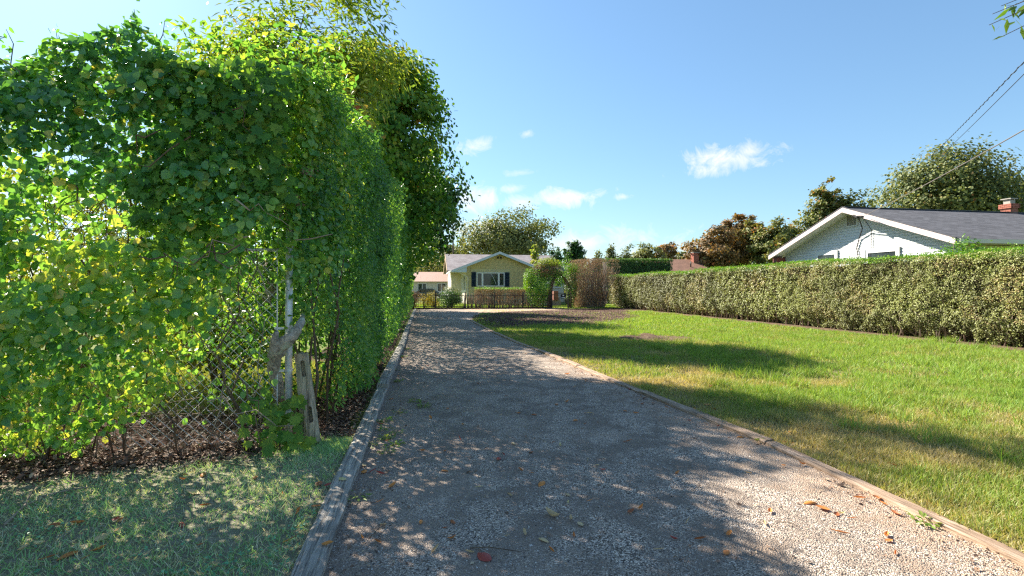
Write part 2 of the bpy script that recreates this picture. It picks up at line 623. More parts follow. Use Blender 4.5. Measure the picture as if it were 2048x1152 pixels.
def soil_mat(name, stops, scale=9, bumpd=0.02):
    m, t, out = new_mat(name)
    o = ocoord(t)
    a = t.noise(o, scale, 8, 0.7, 0.4)
    b = t.noise(o, scale * 0.12, 4, 0.6)
    f = t.math('ADD', t.math('MULTIPLY', a, 0.7), t.math('MULTIPLY', b, 0.35))
    c = t.ramp(f, stops)
    fine = t.noise(o, scale * 8, 4, 0.7)
    c = t.mix(t.math('MULTIPLY', fine, 0.5), c, (.03, .02, .015))
    principled(t, out, c, 0.95, t.bump(t.math('ADD', a, fine), 1.0, bumpd), spec=0.1)
    return m


M['gravel'] = gravel_mat()
M['lawn_soil'] = soil_mat('lawn_thatch', [(.3, (.09, .08, .04)), (.5, (.24, .20, .10)), (.66, (.42, .34, .20))], 22)
M['verge_soil'] = soil_mat('verge_thatch', [(.3, (.22, .22, .13)), (.5, (.46, .43, .28)), (.66, (.66, .60, .45))], 26)
M['yard'] = soil_mat('yard_grass', [(.3, (.06, .10, .02)), (.5, (.14, .19, .04)), (.68, (.26, .27, .08))], 5)
M['mulch'] = soil_mat('mulch_soil', [(.3, (.03, .018, .014)), (.5, (.09, .048, .035)), (.7, (.20, .11, .08))], 14, 0.04)
M['bare'] = soil_mat('bare_earth', [(.3, (.08, .05, .035)), (.5, (.19, .125, .085)), (.7, (.32, .22, .15))], 12, 0.03)


# ------------------------------------------------------------------ numpy foliage
def vnoise(x, y, seed=0):
    """value noise in 0..1 on a unit lattice"""
    xi, yi = np.floor(x).astype(int), np.floor(y).astype(int)
    xf, yf = x - xi, y - yi
    xf = xf * xf * (3 - 2 * xf)
    yf = yf * yf * (3 - 2 * yf)

    def h(a, b):
        n = np.sin(a * 127.1 + b * 311.7 + seed * 74.7) * 43758.5453
        return n - np.floor(n)
    return (h(xi, yi) * (1 - xf) + h(xi + 1, yi) * xf) * (1 - yf) + (h(xi, yi + 1) * (1 - xf) + h(xi + 1, yi + 1) * xf) * yf


def fnoise(x, y, seed=0):
    return (vnoise(x, y, seed) * 0.55 + vnoise(x * 2.1, y * 2.1, seed + 3) * 0.3 + vnoise(x * 4.3, y * 4.3, seed + 5) * 0.15)


def norm(a):
    return a / np.maximum(np.linalg.norm(a, axis=1, keepdims=True), 1e-9)


def tri_template(v, f):
    return np.array(v, float), np.array(f, int)


T_ROUND = tri_template([(0, 0, 0), (0, .5, -.03), (0, 1.05, -.10), (-.36, .16, .06), (-.47, .5, .10), (-.28, .83, .04), (.36, .16, .06), (.47, .5, .10), (.28, .83, .04)],
                       [(0, 1, 3), (3, 1, 4), (4, 1, 5), (5, 1, 2), (0, 6, 1), (6, 7, 1), (7, 8, 1), (8, 2, 1)])
T_OVAL = tri_template([(0, 0, 0), (0, .5, -.03), (0, 1, -.08), (-.24, .35, .05), (-.19, .72, .04), (.24, .35, .05), (.19, .72, .04)],
                      [(0, 1, 3), (3, 1, 4), (4, 1, 2), (0, 5, 1), (5, 6, 1), (6, 2, 1)])
T_FOLD = tri_template([(0, 0, 0), (-.27, .5, .07), (0, 1, -.03), (.27, .5, .07)], [(0, 2, 1), (0, 3, 2)])
T_NARROW = tri_template([(0, 0, 0), (-.14, .42, .03), (0, 1, -.06), (.14, .42, .03)], [(0, 2, 1), (0, 3, 2)])
T_WIDE = tri_template([(0, 0, 0), (-.42, .45, .08), (0, 1, -.05), (.42, .45, .08)], [(0, 2, 1), (0, 3, 2)])


def maple_template():
    pts = [(0, 0), (.16, .10), (.42, .06), (.38, .24), (.58, .44), (.36, .50), (.40, .72), (.17, .66), (0, 1.05)]
    pts = pts + [(-x, y) for x, y in pts[-2:0:-1]]
    v = [(0, .36, -.03)] + [(x, y, .12 * abs(x) - .06 * y) for x, y in pts]
    n = len(pts)
    return tri_template(v, [(0, 1 + i, 1 + (i + 1) % n) for i in range(n)])


T_MAPLE = maple_template()
T_SPIKE = tri_template([(0, 0, 0), (-.28, .3, .05), (-.38, .75, .02), (0, 1, -.06), (.38, .75, .02), (.28, .3, .05)], [(0, 3, 2), (0, 2, 1), (0, 4, 3), (0, 5, 4)])


def frames(nrm, tip):
    """rotation matrices with z along nrm and y near tip"""
    z = norm(nrm)
    y = norm(tip - (tip * z).sum(1, keepdims=True) * z)
    x = np.cross(y, z)
    return np.stack([x, y, z], axis=2)


def scatter_mesh(name, tpl, pos, R, size, tone, mat, smooth=False):
    tv, tf = tpl
    N, k = len(pos), len(tv)
    size = np.asarray(size)
    if size.ndim == 1:
        size = size[:, None]
    loc = tv[None] * size[:, :, None] if size.shape[1] == 1 else tv[None] * size[:, None, :]
    V = np.einsum('nij,nkj->nki', R, loc) + pos[:, None, :]
    F = (tf[None] + (np.arange(N) * k)[:, None, None]).reshape(-1, 3)
    me = bpy.data.meshes.new(name)
    me.vertices.add(N * k)
    me.vertices.foreach_set('co', V.reshape(-1).astype(np.float32))
    me.loops.add(F.size)
    me.loops.foreach_set('vertex_index', F.reshape(-1).astype(np.int32))
    me.polygons.add(len(F))
    me.polygons.foreach_set('loop_start', (np.arange(len(F)) * 3).astype(np.int32))
    me.polygons.foreach_set('loop_total', np.full(len(F), 3, np.int32))
    a = me.attributes.new('tone', 'FLOAT', 'POINT')
    a.data.foreach_set('value', np.repeat(np.clip(tone, 0, 1), k).astype(np.float32))
    me.update()
    me.materials.append(mat)
    return me


LEAF_CACHE = {}


def single_leaf(tpl_name, tpl, mat, tone):
    """a shared mesh of one leaf, one per template, material and step of tone"""
    key = (tpl_name, mat.name, int(round(tone * 11)))
    if key not in LEAF_CACHE:
        tv, tf = tpl
        tv = tv.copy()
        rr = np.random.default_rng(hash(key[2]) % 1000)
        tv[:, 2] += rr.normal(0, 0.02, len(tv))
        LEAF_CACHE[key] = scatter_mesh('leaf', (tv, tf), np.zeros((1, 3)), np.eye(3)[None], np.ones(1), np.array([key[2] / 11]), mat)
    return LEAF_CACHE[key]


def foliage(name, tpl_name, tpl, pos, nrm, tip, size, tone, mat, parent, singles=0, score=None):
    """leaves of a plant; those that show largest become single leaf parts, the rest one part of kind stuff"""
    R = frames(nrm, tip)
    if singles:
        if score is None:
            score = -np.linalg.norm(pos - np.array([0, 0, CAMZ]), axis=1)
        order = np.argsort(-score)
        pick, rest = order[:singles], order[singles:]
        base = None
        for i in pick:
            m4 = Matrix([list(R[i][0]) + [0], list(R[i][1]) + [0], list(R[i][2]) + [0], [0, 0, 0, 1]])
            me = single_leaf(tpl_name, tpl, mat, float(np.clip(tone[i], 0, 1)))
            o = bpy.data.objects.new('leaf', me)
            C.objects.link(o)
            o.parent = parent
            o.matrix_basis = Matrix.Translation(Vector(pos[i])) @ m4 @ Matrix.Scale(float(size[i]), 4)
    else:
        rest = slice(None)
    me = scatter_mesh(name, tpl, pos[rest], R[rest], size[rest], tone[rest], mat)
    return link_mesh(name, me, None, parent, 'stuff' if singles else None)


def rand_dirs(n):
    return norm(rng.normal(size=(n, 3)))


def droop(nrm, jitter=0.6, up=0.35, down=0.8):
    n = len(nrm)
    a = norm(nrm + rng.normal(0, jitter, (n, 3)) + np.array([0, 0, up]))
    t = rng.normal(0, 0.7, (n, 3)) + np.array([0, 0, -down]) + nrm * 0.3
    return a, t


def crown_points(center, radii, n_cl, n_leaf, cl_r=0.55, shell=0.35, seed=1, bottom=-0.8, lumps=5):
    """clustered leaf points in a lumpy crown; also returns outward directions, cluster tones and centres"""
    r = np.random.default_rng(seed)
    center, radii = np.array(center, float), np.array(radii, float)
    d = norm(r.normal(size=(n_cl * 3, 3)))
    d = d[d[:, 2] > bottom][:n_cl]
    lum = norm(r.normal(size=(lumps * 3, 3)))
    la = r.uniform(-0.30, 0.22, lumps * 3)
    bulge = 1 + (la[None] * np.clip((d @ lum.T - 0.55) / 0.45, 0, 1)).sum(1)
    rad = r.uniform(0, 1, len(d)) ** shell * bulge
    cc = center + d * rad[:, None] * radii
    ct = r.uniform(-0.22, 0.22, len(d))
    w8 = r.uniform(0.4, 1.6, len(d))
    idx = r.choice(len(d), n_leaf, p=w8 / w8.sum())
    off = norm(r.normal(size=(n_leaf, 3))) * (r.uniform(0, 1, (n_leaf, 1)) ** .5) * np.array([1, 1, .62]) * cl_r * 1.75 * (0.55 + 0.65 * w8[idx, None] / 1.6)
    # sprays: stretch clusters outward
    off += d[idx] * r.uniform(-.6, .9, (n_leaf, 1)) * cl_r
    pos = cc[idx] + off
    out = norm(norm(pos - center) * 0.7 + d[idx] * 0.5)
    return pos, out, ct[idx], cc, rad


def limbs(parent, base, targets, r0, mat, name='limb', trunk_top=None):
    for tg in targets:
        s = Vector(base) + (Vector(trunk_top) - Vector(base)) * random.uniform(0.35, 1.0) if trunk_top is not None else Vector(base)
        e = Vector(tg)
        mid = (s + e) / 2 + Vector((random.uniform(-.1, .1), random.uniform(-.1, .1), 0.12)) * (e - s).length
        q = [s, s.lerp(mid, .55), mid, mid.lerp(e, .5) + Vector((0, 0, .03)) * (e - s).length, e]
        m = MB()
        m.tube(q, [r0, r0 * .75, r0 * .5, r0 * .3, r0 * .1], 5)
        # a few finer shoots from the limb
        for k in range(4):
            a = q[2].lerp(q[4], random.random())
            dv = Vector((random.gauss(0, 1), random.gauss(0, 1), random.gauss(.4, .7))) * (e - s).length * 0.13
            m.tube([a, a + dv * .5 + Vector((0, 0, .04)), a + dv], [r0 * .22, r0 * .14, r0 * .05], 4)
        m.build(name, mat, parent, True)


def tree(name, x, y, height, crown_z, radii, n_leaf, size, mat, label, seed, tpl=None, tpl_name='fold', n_cl=160, cl_r=0.5,
         trunk_r=0.18, group=None, tone_mu=0.45, tone_sd=0.2, shell=0.4, n_limb=8, cx=0.0, cy=0.0, dr=0.8, cat='tree', lumps=5, bottom=-0.8, extra=None, sun_tone=0.0):
    tpl = tpl or T_FOLD
    root = empty(name, (x, y, 0), 0, label, cat, group)
    top = (cx * .7, cy * .7, crown_z + radii[2] * .3)
    m = MB()
    pts = [(0, 0, -.1), (.03, 0, crown_z * .3), (cx * .2 + .05, cy * .2, crown_z * .6), (cx * .5, cy * .5, crown_z * .9), top]
    m.tube(pts, [trunk_r * 1.35, trunk_r, trunk_r * .85, trunk_r * .6, trunk_r * .2], 9, 0.08)
    m.build('trunk', M['bark'], root, True)
    pos, out, ct, cc, rad = crown_points((cx, cy, crown_z), radii, n_cl, n_leaf, cl_r, shell, seed, bottom, lumps)
    if extra is not None:
        ps = [pos]
        os_ = [out]
        cs = [ct]
        for (ec, er, en, es) in extra:
            p2, o2, c2, cc2, _ = crown_points(ec, er, max(20, en // 90), en, cl_r, shell, es, bottom, lumps)
            ps.append(p2)
            os_.append(o2)
            cs.append(c2)
            cc = np.concatenate([cc, cc2[:10]])
        pos, out, ct = np.concatenate(ps), np.concatenate(os_), np.concatenate(cs)
    keep = pos[:, 2] > 0.15
    pos, out, ct = pos[keep], out[keep], ct[keep]
    n = len(pos)
    a, t = droop(out, 0.6, 0.4, dr)
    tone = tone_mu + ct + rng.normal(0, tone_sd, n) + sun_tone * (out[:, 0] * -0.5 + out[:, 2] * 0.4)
    sz = size * rng.uniform(0.65, 1.25, n)
    foliage('crown', tpl_name, tpl, pos, a, t, sz, tone, mat, root)
    ids = np.linspace(0, len(cc) - 1, n_limb).astype(int)
    limbs(root, (0, 0, 0), [tuple(cc[i]) for i in ids], trunk_r * 0.5, M['bark'], trunk_top=Vector(top))
    return root


# ------------------------------------------------------------------ THE GROUND
def jitter_edge(pts, step=0.25, amp=0.05, seed=3):
    r = random.Random(seed)
    res = []
    n = len(pts)
    for i in range(n):
        a, b = Vector(pts[i]), Vector(pts[(i + 1) % n])
        k = max(1, int((b - a).length / step))
        for j in range(k):
            p = a.lerp(b, j / k)
            res.append((p.x + r.uniform(-amp, amp), p.y + r.uniform(-amp, amp)))
    return res


def sheet(name, pts, z, mat, amp=0.0, step=0.3):
    if amp:
        pts = jitter_edge(pts, step, amp)
    me = bpy.data.meshes.new(name)
    me.from_pydata([(p[0], p[1], z) for p in pts], [], [tuple(range(len(pts)))])
    bm = bmesh.new()
    bm.from_mesh(me)
    bmesh.ops.triangulate(bm, faces=bm.faces)
    for f in bm.faces:
        if f.normal.z < 0:
            f.normal_flip()
    bm.to_mesh(me)
    bm.free()
    o = link_mesh(name, me, mat, None, 'structure')
    return o


sheet('ground', [(-600, -200), (600, -200), (600, 900), (-600, 900)], 0.0, M['yard'])
# right edge of the drive, measured on the photograph
EDGE = [(2.98, -4.0), (2.95, 0.0), (2.88, 1.8), (2.82, 2.78), (2.71, 3.41), (2.63, 4.11), (2.51, 4.65), (2.26, 5.49), (2.07, 6.3), (1.70, 7.71),
        (1.36, 9.12), (.73, 11.6), (.07, 13.9), (-.81, 17.7), (-1.5, 21.0), (-1.86, 23.0)]
ax = lambda u, v: tuple(lane(u, v))[:2]
drive = [ax(-.62, -4)] + [ax(-.62, v) for v in range(0, 37, 3)] + [ax(10.5, 36.6), ax(9.0, 34.0), (4.5, 33.8), (2, 33.3), (-0.6, 31.3), (-2.1, 27.5)] + EDGE[::-1]
sheet('driveway', drive, 0.009, M['gravel'])
lawn = EDGE + [(-2.1, 27.5), (-0.6, 31.3), (2, 33.3), (4.5, 33.8), ax(9.0, 34.0), ax(15.0, 34), ax(15.0, -4)]
sheet('lawn', lawn, 0.004, M['lawn_soil'])
mulch_poly = [(-1.75, 23.2), (-2.0, 27.3), (-.6, 31.1), (2, 33.1), (4.5, 33.6), ax(9.0, 34.2), ax(14.3, 35), (7.2, 29), (6.4, 25.0), (5.0, 22.6), (3.6, 20.8), (1.4, 20.2), (.2, 19.2), (-.7, 18.9), (-1.3, 21)]
sheet('mulch_bed', mulch_poly, 0.014, M['mulch'], 0.18, 0.5)
strip = [ax(13.7, 4), ax(13.9, 20), ax(13.6, 35), ax(15.4, 36), ax(15.4, 4)]
sheet('hedge_bed', strip, 0.010, M['bare'], 0.12, 0.5)
verge = [ax(-.65, -4), ax(-.66, 5.5), ax(-8, 5.2), ax(-8, -4)]
sheet('grass_verge', verge, 0.005, M['verge_soil'])
under = [ax(-.78, 5.0), ax(-.80, 36), ax(-2.4, 36), ax(-2.4, 6.5), ax(-8, 6.5), ax(-8, 4.45), ax(-4.2, 4.45), ax(-2.6, 4.72), ax(-1.3, 4.9)]
sheet('soil_strip', under, 0.011, M['mulch'], 0.05, 0.3)
MOUND = ground_px(1310, 677)
mp_ = [(MOUND.x + 1.25 * math.cos(a) * (1 + .2 * math.sin(3 * a)), MOUND.y + 1.0 * math.sin(a) * (1 + .15 * math.cos(2 * a))) for a in np.linspace(0, 2 * math.pi, 24, endpoint=False)]
sheet('bare_patch', mp_, 0.013, M['bare'], 0.08, 0.3)


def edge_x(Y):
    return np.interp(Y, [p[1] for p in EDGE], [p[0] for p in EDGE])


# grass blades -------------------------------------------------------
T_BLADE = tri_template([(-.045, 0, 0), (.045, 0, 0), (-.032, .55, .08), (.032, .55, .08), (0, 1, .34)], [(0, 1, 3), (0, 3, 2), (2, 3, 4)])
T_BLADE1 = tri_template([(-.05, 0, 0), (.05, 0, 0), (0, 1, .25)], [(0, 1, 2)])


def blades(name, P, hgt, tone, mat, tpl, lean=0.45, label=None, wid=1.0):
    n = len(P)
    up = np.array([0, 0, 1.0]) + rng.normal(0, lean, (n, 3)) * np.array([1, 1, .1])
    face = norm(rng.normal(size=(n, 3)) * np.array([1, 1, .05]))
    R = frames(face, up)
    # frames keeps z exact; blades need y (their length) upright, so rebuild with y first
    y = norm(up)
    x = norm(np.cross(y, face))
    z = np.cross(x, y)
    R = np.stack([x, y, z], axis=2)
    sz = np.stack([hgt * 0 + wid, hgt, hgt], axis=1)
    me = scatter_mesh(name, tpl, P, R, sz, tone, mat)
    o = link_mesh(name, me, None, None, 'stuff')
    if label:
        o['label'] = label
        o['category'] = 'grass'
    return o


def lawn_points(n, y0, y1, power):
    Y = y0 + (y1 - y0) * rng.uniform(0, 1, n) ** power
    X = edge_x(Y) + 0.02 + (np.minimum(1.06 * Y + 0.6, 14.2 * 1.0153 - .176 * Y) - edge_x(Y)) * rng.uniform(0, 1, n)
    return X, Y


def in_poly(X, Y, poly):
    inside = np.zeros(len(X), bool)
    n = len(poly)
    j = n - 1
    for i in range(n):
        xi, yi = poly[i]
        xj, yj = poly[j]
        c = ((yi > Y) != (yj > Y)) & (X < (xj - xi) * (Y - yi) / (yj - yi + 1e-12) + xi)
        inside ^= c
        j = i
    return inside


def lawn_layer(name, n, y0, y1, power, wid, h0, tpl, label):
    X, Y = lawn_points(n, y0, y1, power)
    jx, jy = X + rng.normal(0, .35, n), Y + rng.normal(0, .5, n)
    keep = ~(in_poly(jx, jy, mulch_poly) & (rng.uniform(size=n) < .97))
    keep &= ~((((X - MOUND.x) / 1.15) ** 2 + ((Y - MOUND.y) / .9) ** 2 < rng.uniform(.5, 1.5, n)) & (rng.uniform(size=n) < .93))
    u = X * CA + Y * SA
    keep &= u < 13.9 - rng.exponential(.25, n)
    keep &= ~((Y > 29.5 + .22 * np.clip(jx, 0, 9)) & (jx < 8.5) & (rng.uniform(size=n) < .96))
    nz = fnoise(X * .9, Y * .9, 11)
    nz2 = fnoise(X * 2.6, Y * 2.6, 23)
    nz3 = fnoise(X * .35, Y * .35, 31)
    keep &= nz2 * .8 + nz * .5 > rng.uniform(.12, .80, n)
    d_edge = X - edge_x(Y)
    dry = np.exp(-d_edge / 1.5) * .55 + np.clip((nz - .46) * 2.6, 0, 1) * .62 + np.clip((nz3 - .5) * 2, 0, 1) * .25
    dry *= np.clip(1.35 - Y / 20, .35, 1.0)
    tone = .80 - dry + rng.normal(0, .14, n) + (nz2 - .5) * .5
    straw = rng.uniform(size=n) < (.10 + dry * .35)
    tone = np.where(straw, rng.uniform(0, .22, n), tone)
    h = h0 * (0.5 + 1.0 * nz2) * rng.uniform(.6, 1.3, n) * np.where(straw, .75, 1) * (1 - .35 * np.exp(-d_edge / .8))
    tall = fnoise(X * 1.3, Y * 1.3, 41) > .66
    h = np.where(tall & (d_edge > .7), h * 1.7, h)
    P = np.stack([X, Y, np.full(n, .004)], 1)[keep]
    blades(name, P, h[keep], tone[keep], M['grass'], tpl, .5, label, wid)


lawn_layer('lawn_grass', 150000, 2.4, 8.0, .75, .075, .085, T_BLADE, 'shaggy green and straw lawn grass right of the driveway timbers')
lawn_layer('lawn_grass', 170000, 7.5, 17.0, .8, .13, .085, T_BLADE1, 'sunlit bright green lawn grass in front of the long clipped hedge')
lawn_layer('lawn_grass', 150000, 16.0, 33.0, .85, .26, .085, T_BLADE1, 'far end of the green lawn beside the dark mulch bed')

# long tufts in the lawn
def tufts():
    n = 9000
    cx = rng.uniform(3.5, 13, 230)
    cy = rng.uniform(4, 15, 230)
    ok = (cx - edge_x(cy) > 1.0) & (cx < 1.05 * cy + .4)
    cx, cy = cx[ok], cy[ok]
    i = rng.integers(0, len(cx), n)
    P = np.stack([cx[i] + rng.normal(0, .07, n), cy[i] + rng.normal(0, .07, n), np.full(n, .004)], 1)
    blades('tall_grass', P, rng.uniform(.10, .24, n), rng.uniform(.45, 1, n), M['grass'], T_BLADE, .45, 'long rank tufts standing above the lawn', .10)


tufts()
# left verge
n = 62000
vX = rng.uniform(-4.6, -.6, n)
vY = 1.9 + 3.2 * rng.uniform(size=n) ** .9
uu, vv = vX * CA + vY * SA, -vX * SA + vY * CA
lim = 4.30 + np.clip((uu + 3.4) / 2.4, 0, 1) * .65
k = (uu < -.69) & (vv < lim - rng.exponential(.12, n)) & (vX > -1.05 * vY - .3)
nz = fnoise(vX * 3, vY * 3, 5)
nzb = fnoise(vX * 1.1, vY * 1.1, 9)
k &= nz * .8 + .1 > rng.uniform(.15, .80, n)
tone = .72 + (nzb - .5) * .6 + rng.normal(0, .2, n)
tone = np.where(rng.uniform(size=n) < .34, rng.uniform(0, .25, n), tone)
P = np.stack([vX, vY, np.full(n, .005)], 1)[k]
blades('verge_grass', P, (rng.uniform(.02, .055, n) * (.7 + .8 * nz))[k], tone[k], M['verge'], T_BLADE, .8, 'short shaded grass between the timber edging and the vine-covered fence', .055)
# fine grass at the foot of the split post
n = 5000
P0 = ground_px(650, 893)
P = np.stack([P0.x + rng.normal(0, .30, n), P0.y + rng.normal(0, .13, n) - .02, np.full(n, .008)], 1)
k = P[:, 0] * CA + P[:, 1] * SA < -.69
blades('post_grass', P[k], rng.uniform(.02, .06, n)[k], rng.uniform(.35, 1, n)[k], M['verge'], T_BLADE, .8, 'fine green grass at the foot of the split post', .045)
# clover
T_CLOVER = tri_template([(0, 0, 0), (-.5, .5, .1), (0, .95, .03), (.5, .5, .1), (-.85, -.05, .1), (-.55, -.75, .05), (.85, -.05, .1), (.55, -.75, .05)],
                        [(0, 2, 1), (0, 3, 2), (0, 1, 4), (0, 4, 5), (0, 7, 6), (0, 6, 3)])
n = 9000
cX = rng.uniform(-3.2, -.9, n)
cY = 1.9 + rng.exponential(.5, n)
uu = cX * CA + cY * SA
k = (uu < -.70) & (cY < 3.5) & (fnoise(cX * 2.2, cY * 2.2, 77) + rng.uniform(-.12, .12, n) > .5 + (cY - 2.4) * .12) & (cX > -1.05 * cY - .2)
cP = np.stack([cX, cY, rng.uniform(.02, .045, n)], 1)[k]
nn = len(cP)
Rn = frames(np.array([0, 0, 1.0]) + rng.normal(0, .28, (nn, 3)), rng.normal(size=(nn, 3)))
o = link_mesh('clover', scatter_mesh('clover', T_CLOVER, cP, Rn, rng.uniform(.006, .013, nn), rng.uniform(0, 1, nn), M['clover']), None, None, 'stuff')
tag(o, 'blue green clover growing through the verge in the near left corner', 'clover')
# yard grass beyond the far fence and behind the left hedge
n = 30000
yX = rng.uniform(-9, 12, n)
yY = rng.uniform(37.2, 46, n)
blades('yard_grass', np.stack([yX, yY, np.zeros(n)], 1), rng.uniform(.05, .12, n), rng.uniform(.4, 1, n), M['grass'], T_BLADE1, .5, 'sunlit grass of the yard behind the black picket fence', .5)
n = 26000
yX = rng.uniform(-9.5, -2.6, n)
yY = rng.uniform(5.4, 10, n)
k = -yX * SA + yY * CA > 6.3
blades('yard_grass', np.stack([yX, yY, np.zeros(n)], 1)[k], rng.uniform(.06, .16, n)[k], rng.uniform(.1, .9, n)[k], M['grass'], T_BLADE1, .5, 'sunlit rough grass seen through the chain link fence', .14)

# gravel stones, the nearest ones as real stones
T_STONE = tri_template([(1, 0, .1), (-.3, .9, .05), (-.9, -.2, 0), (.2, -.9, .1), (.1, .1, .75)], [(0, 1, 4), (1, 2, 4), (2, 3, 4), (3, 0, 4)])
n = 95000
gY = 1.7 + 9 * rng.uniform(size=n) ** 1.7
gX = (-.60 / 1.0 - .176 * gY) + (edge_x(gY) - (-.60 - .176 * gY)) * rng.uniform(size=n)
k = fnoise(gX * 1.6, gY * 1.6, 51) + rng.uniform(-.25, .25, n) > .36
k &= gX < 1.06 * gY + .3
gP = np.stack([gX, gY, np.full(n, .008)], 1)[k]
nn = len(gP)
Rn = frames(np.array([0, 0, 1.0]) + rng.normal(0, .25, (nn, 3)), rng.normal(size=(nn, 3)))
m_, t_, out_ = new_mat('gravel_stone')
at_ = t_.node('ShaderNodeAttribute', attribute_name='tone')
principled(t_, out_, t_.ramp(at_.outputs['Fac'], [(0, (.08, .07, .062)), (.4, (.27, .235, .205)), (.75, (.52, .46, .40)), (1, (.76, .69, .60))]), 0.85, None, 0, 0.2)
M['stone'] = m_
sz = rng.lognormal(math.log(.0040), .38, nn)
o = link_mesh('gravel', scatter_mesh('gravel', T_STONE, gP, Rn, np.clip(sz, .002, .014), rng.beta(1.6, 2.2, nn), M['stone']), None, None, 'stuff')
tag(o, 'loose grey crushed stone covering the near driveway', 'gravel')
# mulch chips on the bed, toned darker in place of tree shade
n = 9000
cX, cY = rng.uniform(-2.2, 8, n), rng.uniform(18.5, 34, n)
k = in_poly(cX, cY, mulch_poly)
cP = np.stack([cX, cY, np.full(n, .018)], 1)[k]
nn = len(cP)
Rn = frames(np.array([0, 0, 1.0]) + rng.normal(0, .3, (nn, 3)), rng.normal(size=(nn, 3)))
o = link_mesh('mulch_chips', scatter_mesh('mulch_chips', T_STONE, cP, Rn, rng.uniform(.015, .045, nn), rng.uniform(0, .6, nn), M['litter']), None, None, 'stuff')
tag(o, 'dark brown wood chips spread over the far planting bed', 'mulch')

# low mound of dug earth in the lawn
mb = MB()
gs = 18
vs, fs = [], []
for i in range(gs):
    for j in range(gs):
        x_, y_ = (i / (gs - 1) * 2 - 1), (j / (gs - 1) * 2 - 1)
        r_ = math.hypot(x_, y_)
        hgt = max(0, 1 - r_ ** 1.5) * .10 * (1 + .5 * math.sin(7 * x_ + 3 * y_)) + random.uniform(0, .02) - (.02 if r_ > .95 else 0)
        vs.append((x_ * .75, y_ * .45, hgt))
for i in range(gs - 1):
    for j in range(gs - 1):
        a = i * gs + j
        fs.append((a, a + gs, a + gs + 1, a + 1))
mb.add(vs, fs)
o = mb.build('earth_mound', M['bare'], None, True)
o.location = (MOUND.x - .35, MOUND.y, .012)
tag(o, 'small heap of brown earth on the bare patch in the lawn', 'mound', kind=None)


# ------------------------------------------------------------------ landscape timbers
def timber_obj(a, b, w_, h_, z0, mat, label, group, seed):
    a, b = Vector(a), Vector(b)
    L = (b - a).length
    rz = math.atan2(b.y - a.y, b.x - a.x)
    r = random.Random(seed)
    m = MB()
    nseg = 14
    prof = [(-.5, 0), (-.5, .78), (-.36, 1), (.36, 1), (.5, .78), (.5, 0)]
    vs, fs = [], []
    for i in range(nseg + 1):
        x_ = L * i / nseg
        bow = math.sin(i / nseg * math.pi) * r.uniform(.0, .012)
        for (py_, pz_) in prof:
            k_ = 1 + r.uniform(-.05, .05)
            vs.append((x_ + (r.uniform(-.015, .015) if i in (0, nseg) else 0), py_ * w_ * k_ + bow, z0 + pz_ * h_ * (1 + r.uniform(-.05, .04)) if pz_ > 0 else -.03))
    np_ = len(prof)
    for i in range(nseg):
        for k_ in range(np_):
            k2 = (k_ + 1) % np_
            fs.append((i * np_ + k_, i * np_ + k2, (i + 1) * np_ + k2, (i + 1) * np_ + k_))
    fs.append(tuple(range(np_)))
    fs.append(tuple(nseg * np_ + k_ for k_ in range(np_)))
    m.add(vs, fs)
    o = m.build('landscape_timber', mat)
    o.location = (a.x, a.y, 0)
    o.rotation_euler = (0, 0, rz)
    tag(o, label, 'timber', group)
    return o


LEFT_T = [(.2, 2.60, .0, 'weathered grey timber nearest the camera on the left edge of the drive'),
          (2.62, 5.02, .0, 'split grey timber ending beside the leaning wooden post'),
          (5.05, 7.55, .0, 'half sunken dark grey timber just before the raised one'),
          (7.48, 9.95, .055, 'raised grey timber overlapping the sunken one at its near end'),
          (9.98, 12.4, .03, 'grey timber just beyond the raised one, under the hedge'),
          (12.43, 14.9, .02, 'grey timber third beyond the step in the left edging'),
          (14.93, 17.4, .01, 'narrow looking grey timber under the middle of the hedge'),
          (17.43, 21, .0, 'long grey timber under the darker part of the hedge'),
          (21.03, 27, .0, 'distant grey timber under the overhanging trees'),
          (27.03, 35.5, .0, 'last grey timber reaching the black picket fence')]
for i, (v0, v1, dz, lab) in enumerate(LEFT_T):
    off = (-.585, -.59, -.60, -.60, -.59, -.56, -.57, -.60, -.6, -.6)[i]
    off2 = (-.59, -.60, -.60, -.585, -.57, -.56, -.59, -.60, -.6, -.6)[i]
    p, q = lane(off, v0), lane(off2, v1)
    timber_obj(p, q, .155, .055, dz, M['timber_grey'], lab, 'grey timbers along the left edge of the drive', 100 + i)
# right-hand row follows the curve
dist = [0]
for i in range(1, len(EDGE)):
    dist.append(dist[-1] + math.dist(EDGE[i - 1], EDGE[i]))


def at_dist(s):
    return (np.interp(s, dist, [p[0] for p in EDGE]), np.interp(s, dist, [p[1] for p in EDGE]), 0)


RL = ['brown timber in the near right corner of the frame', 'reddish brown timber second from the near right corner', 'sun bleached brown timber beside the dappled shade',
      'brown timber with grass spilling over where the drive bends', 'greyish brown timber at the start of the lawn shade', 'brown timber at the middle of the curved edging',
      'brown timber beyond the middle of the curved edging', 'thin looking timber by the dark end of the lawn', 'timber near the mulch bed', 'timber edging the dark mulch bed', 'last timber of the curved edging at the mulch bed']
s = 1.6
i = 0
while s < dist[-1] - .4:
    e = min(s + 2.38, dist[-1])
    # short bowed pieces follow the curve closely
    timber_obj(at_dist(s), at_dist(e), .125 if i < 6 else .115, .036 + .012 * (i % 2), 0, M['timber_brown'], RL[min(i, len(RL) - 1)], 'brown timbers along the curved right edge of the drive', 200 + i)
    s = e + .03
    i += 1


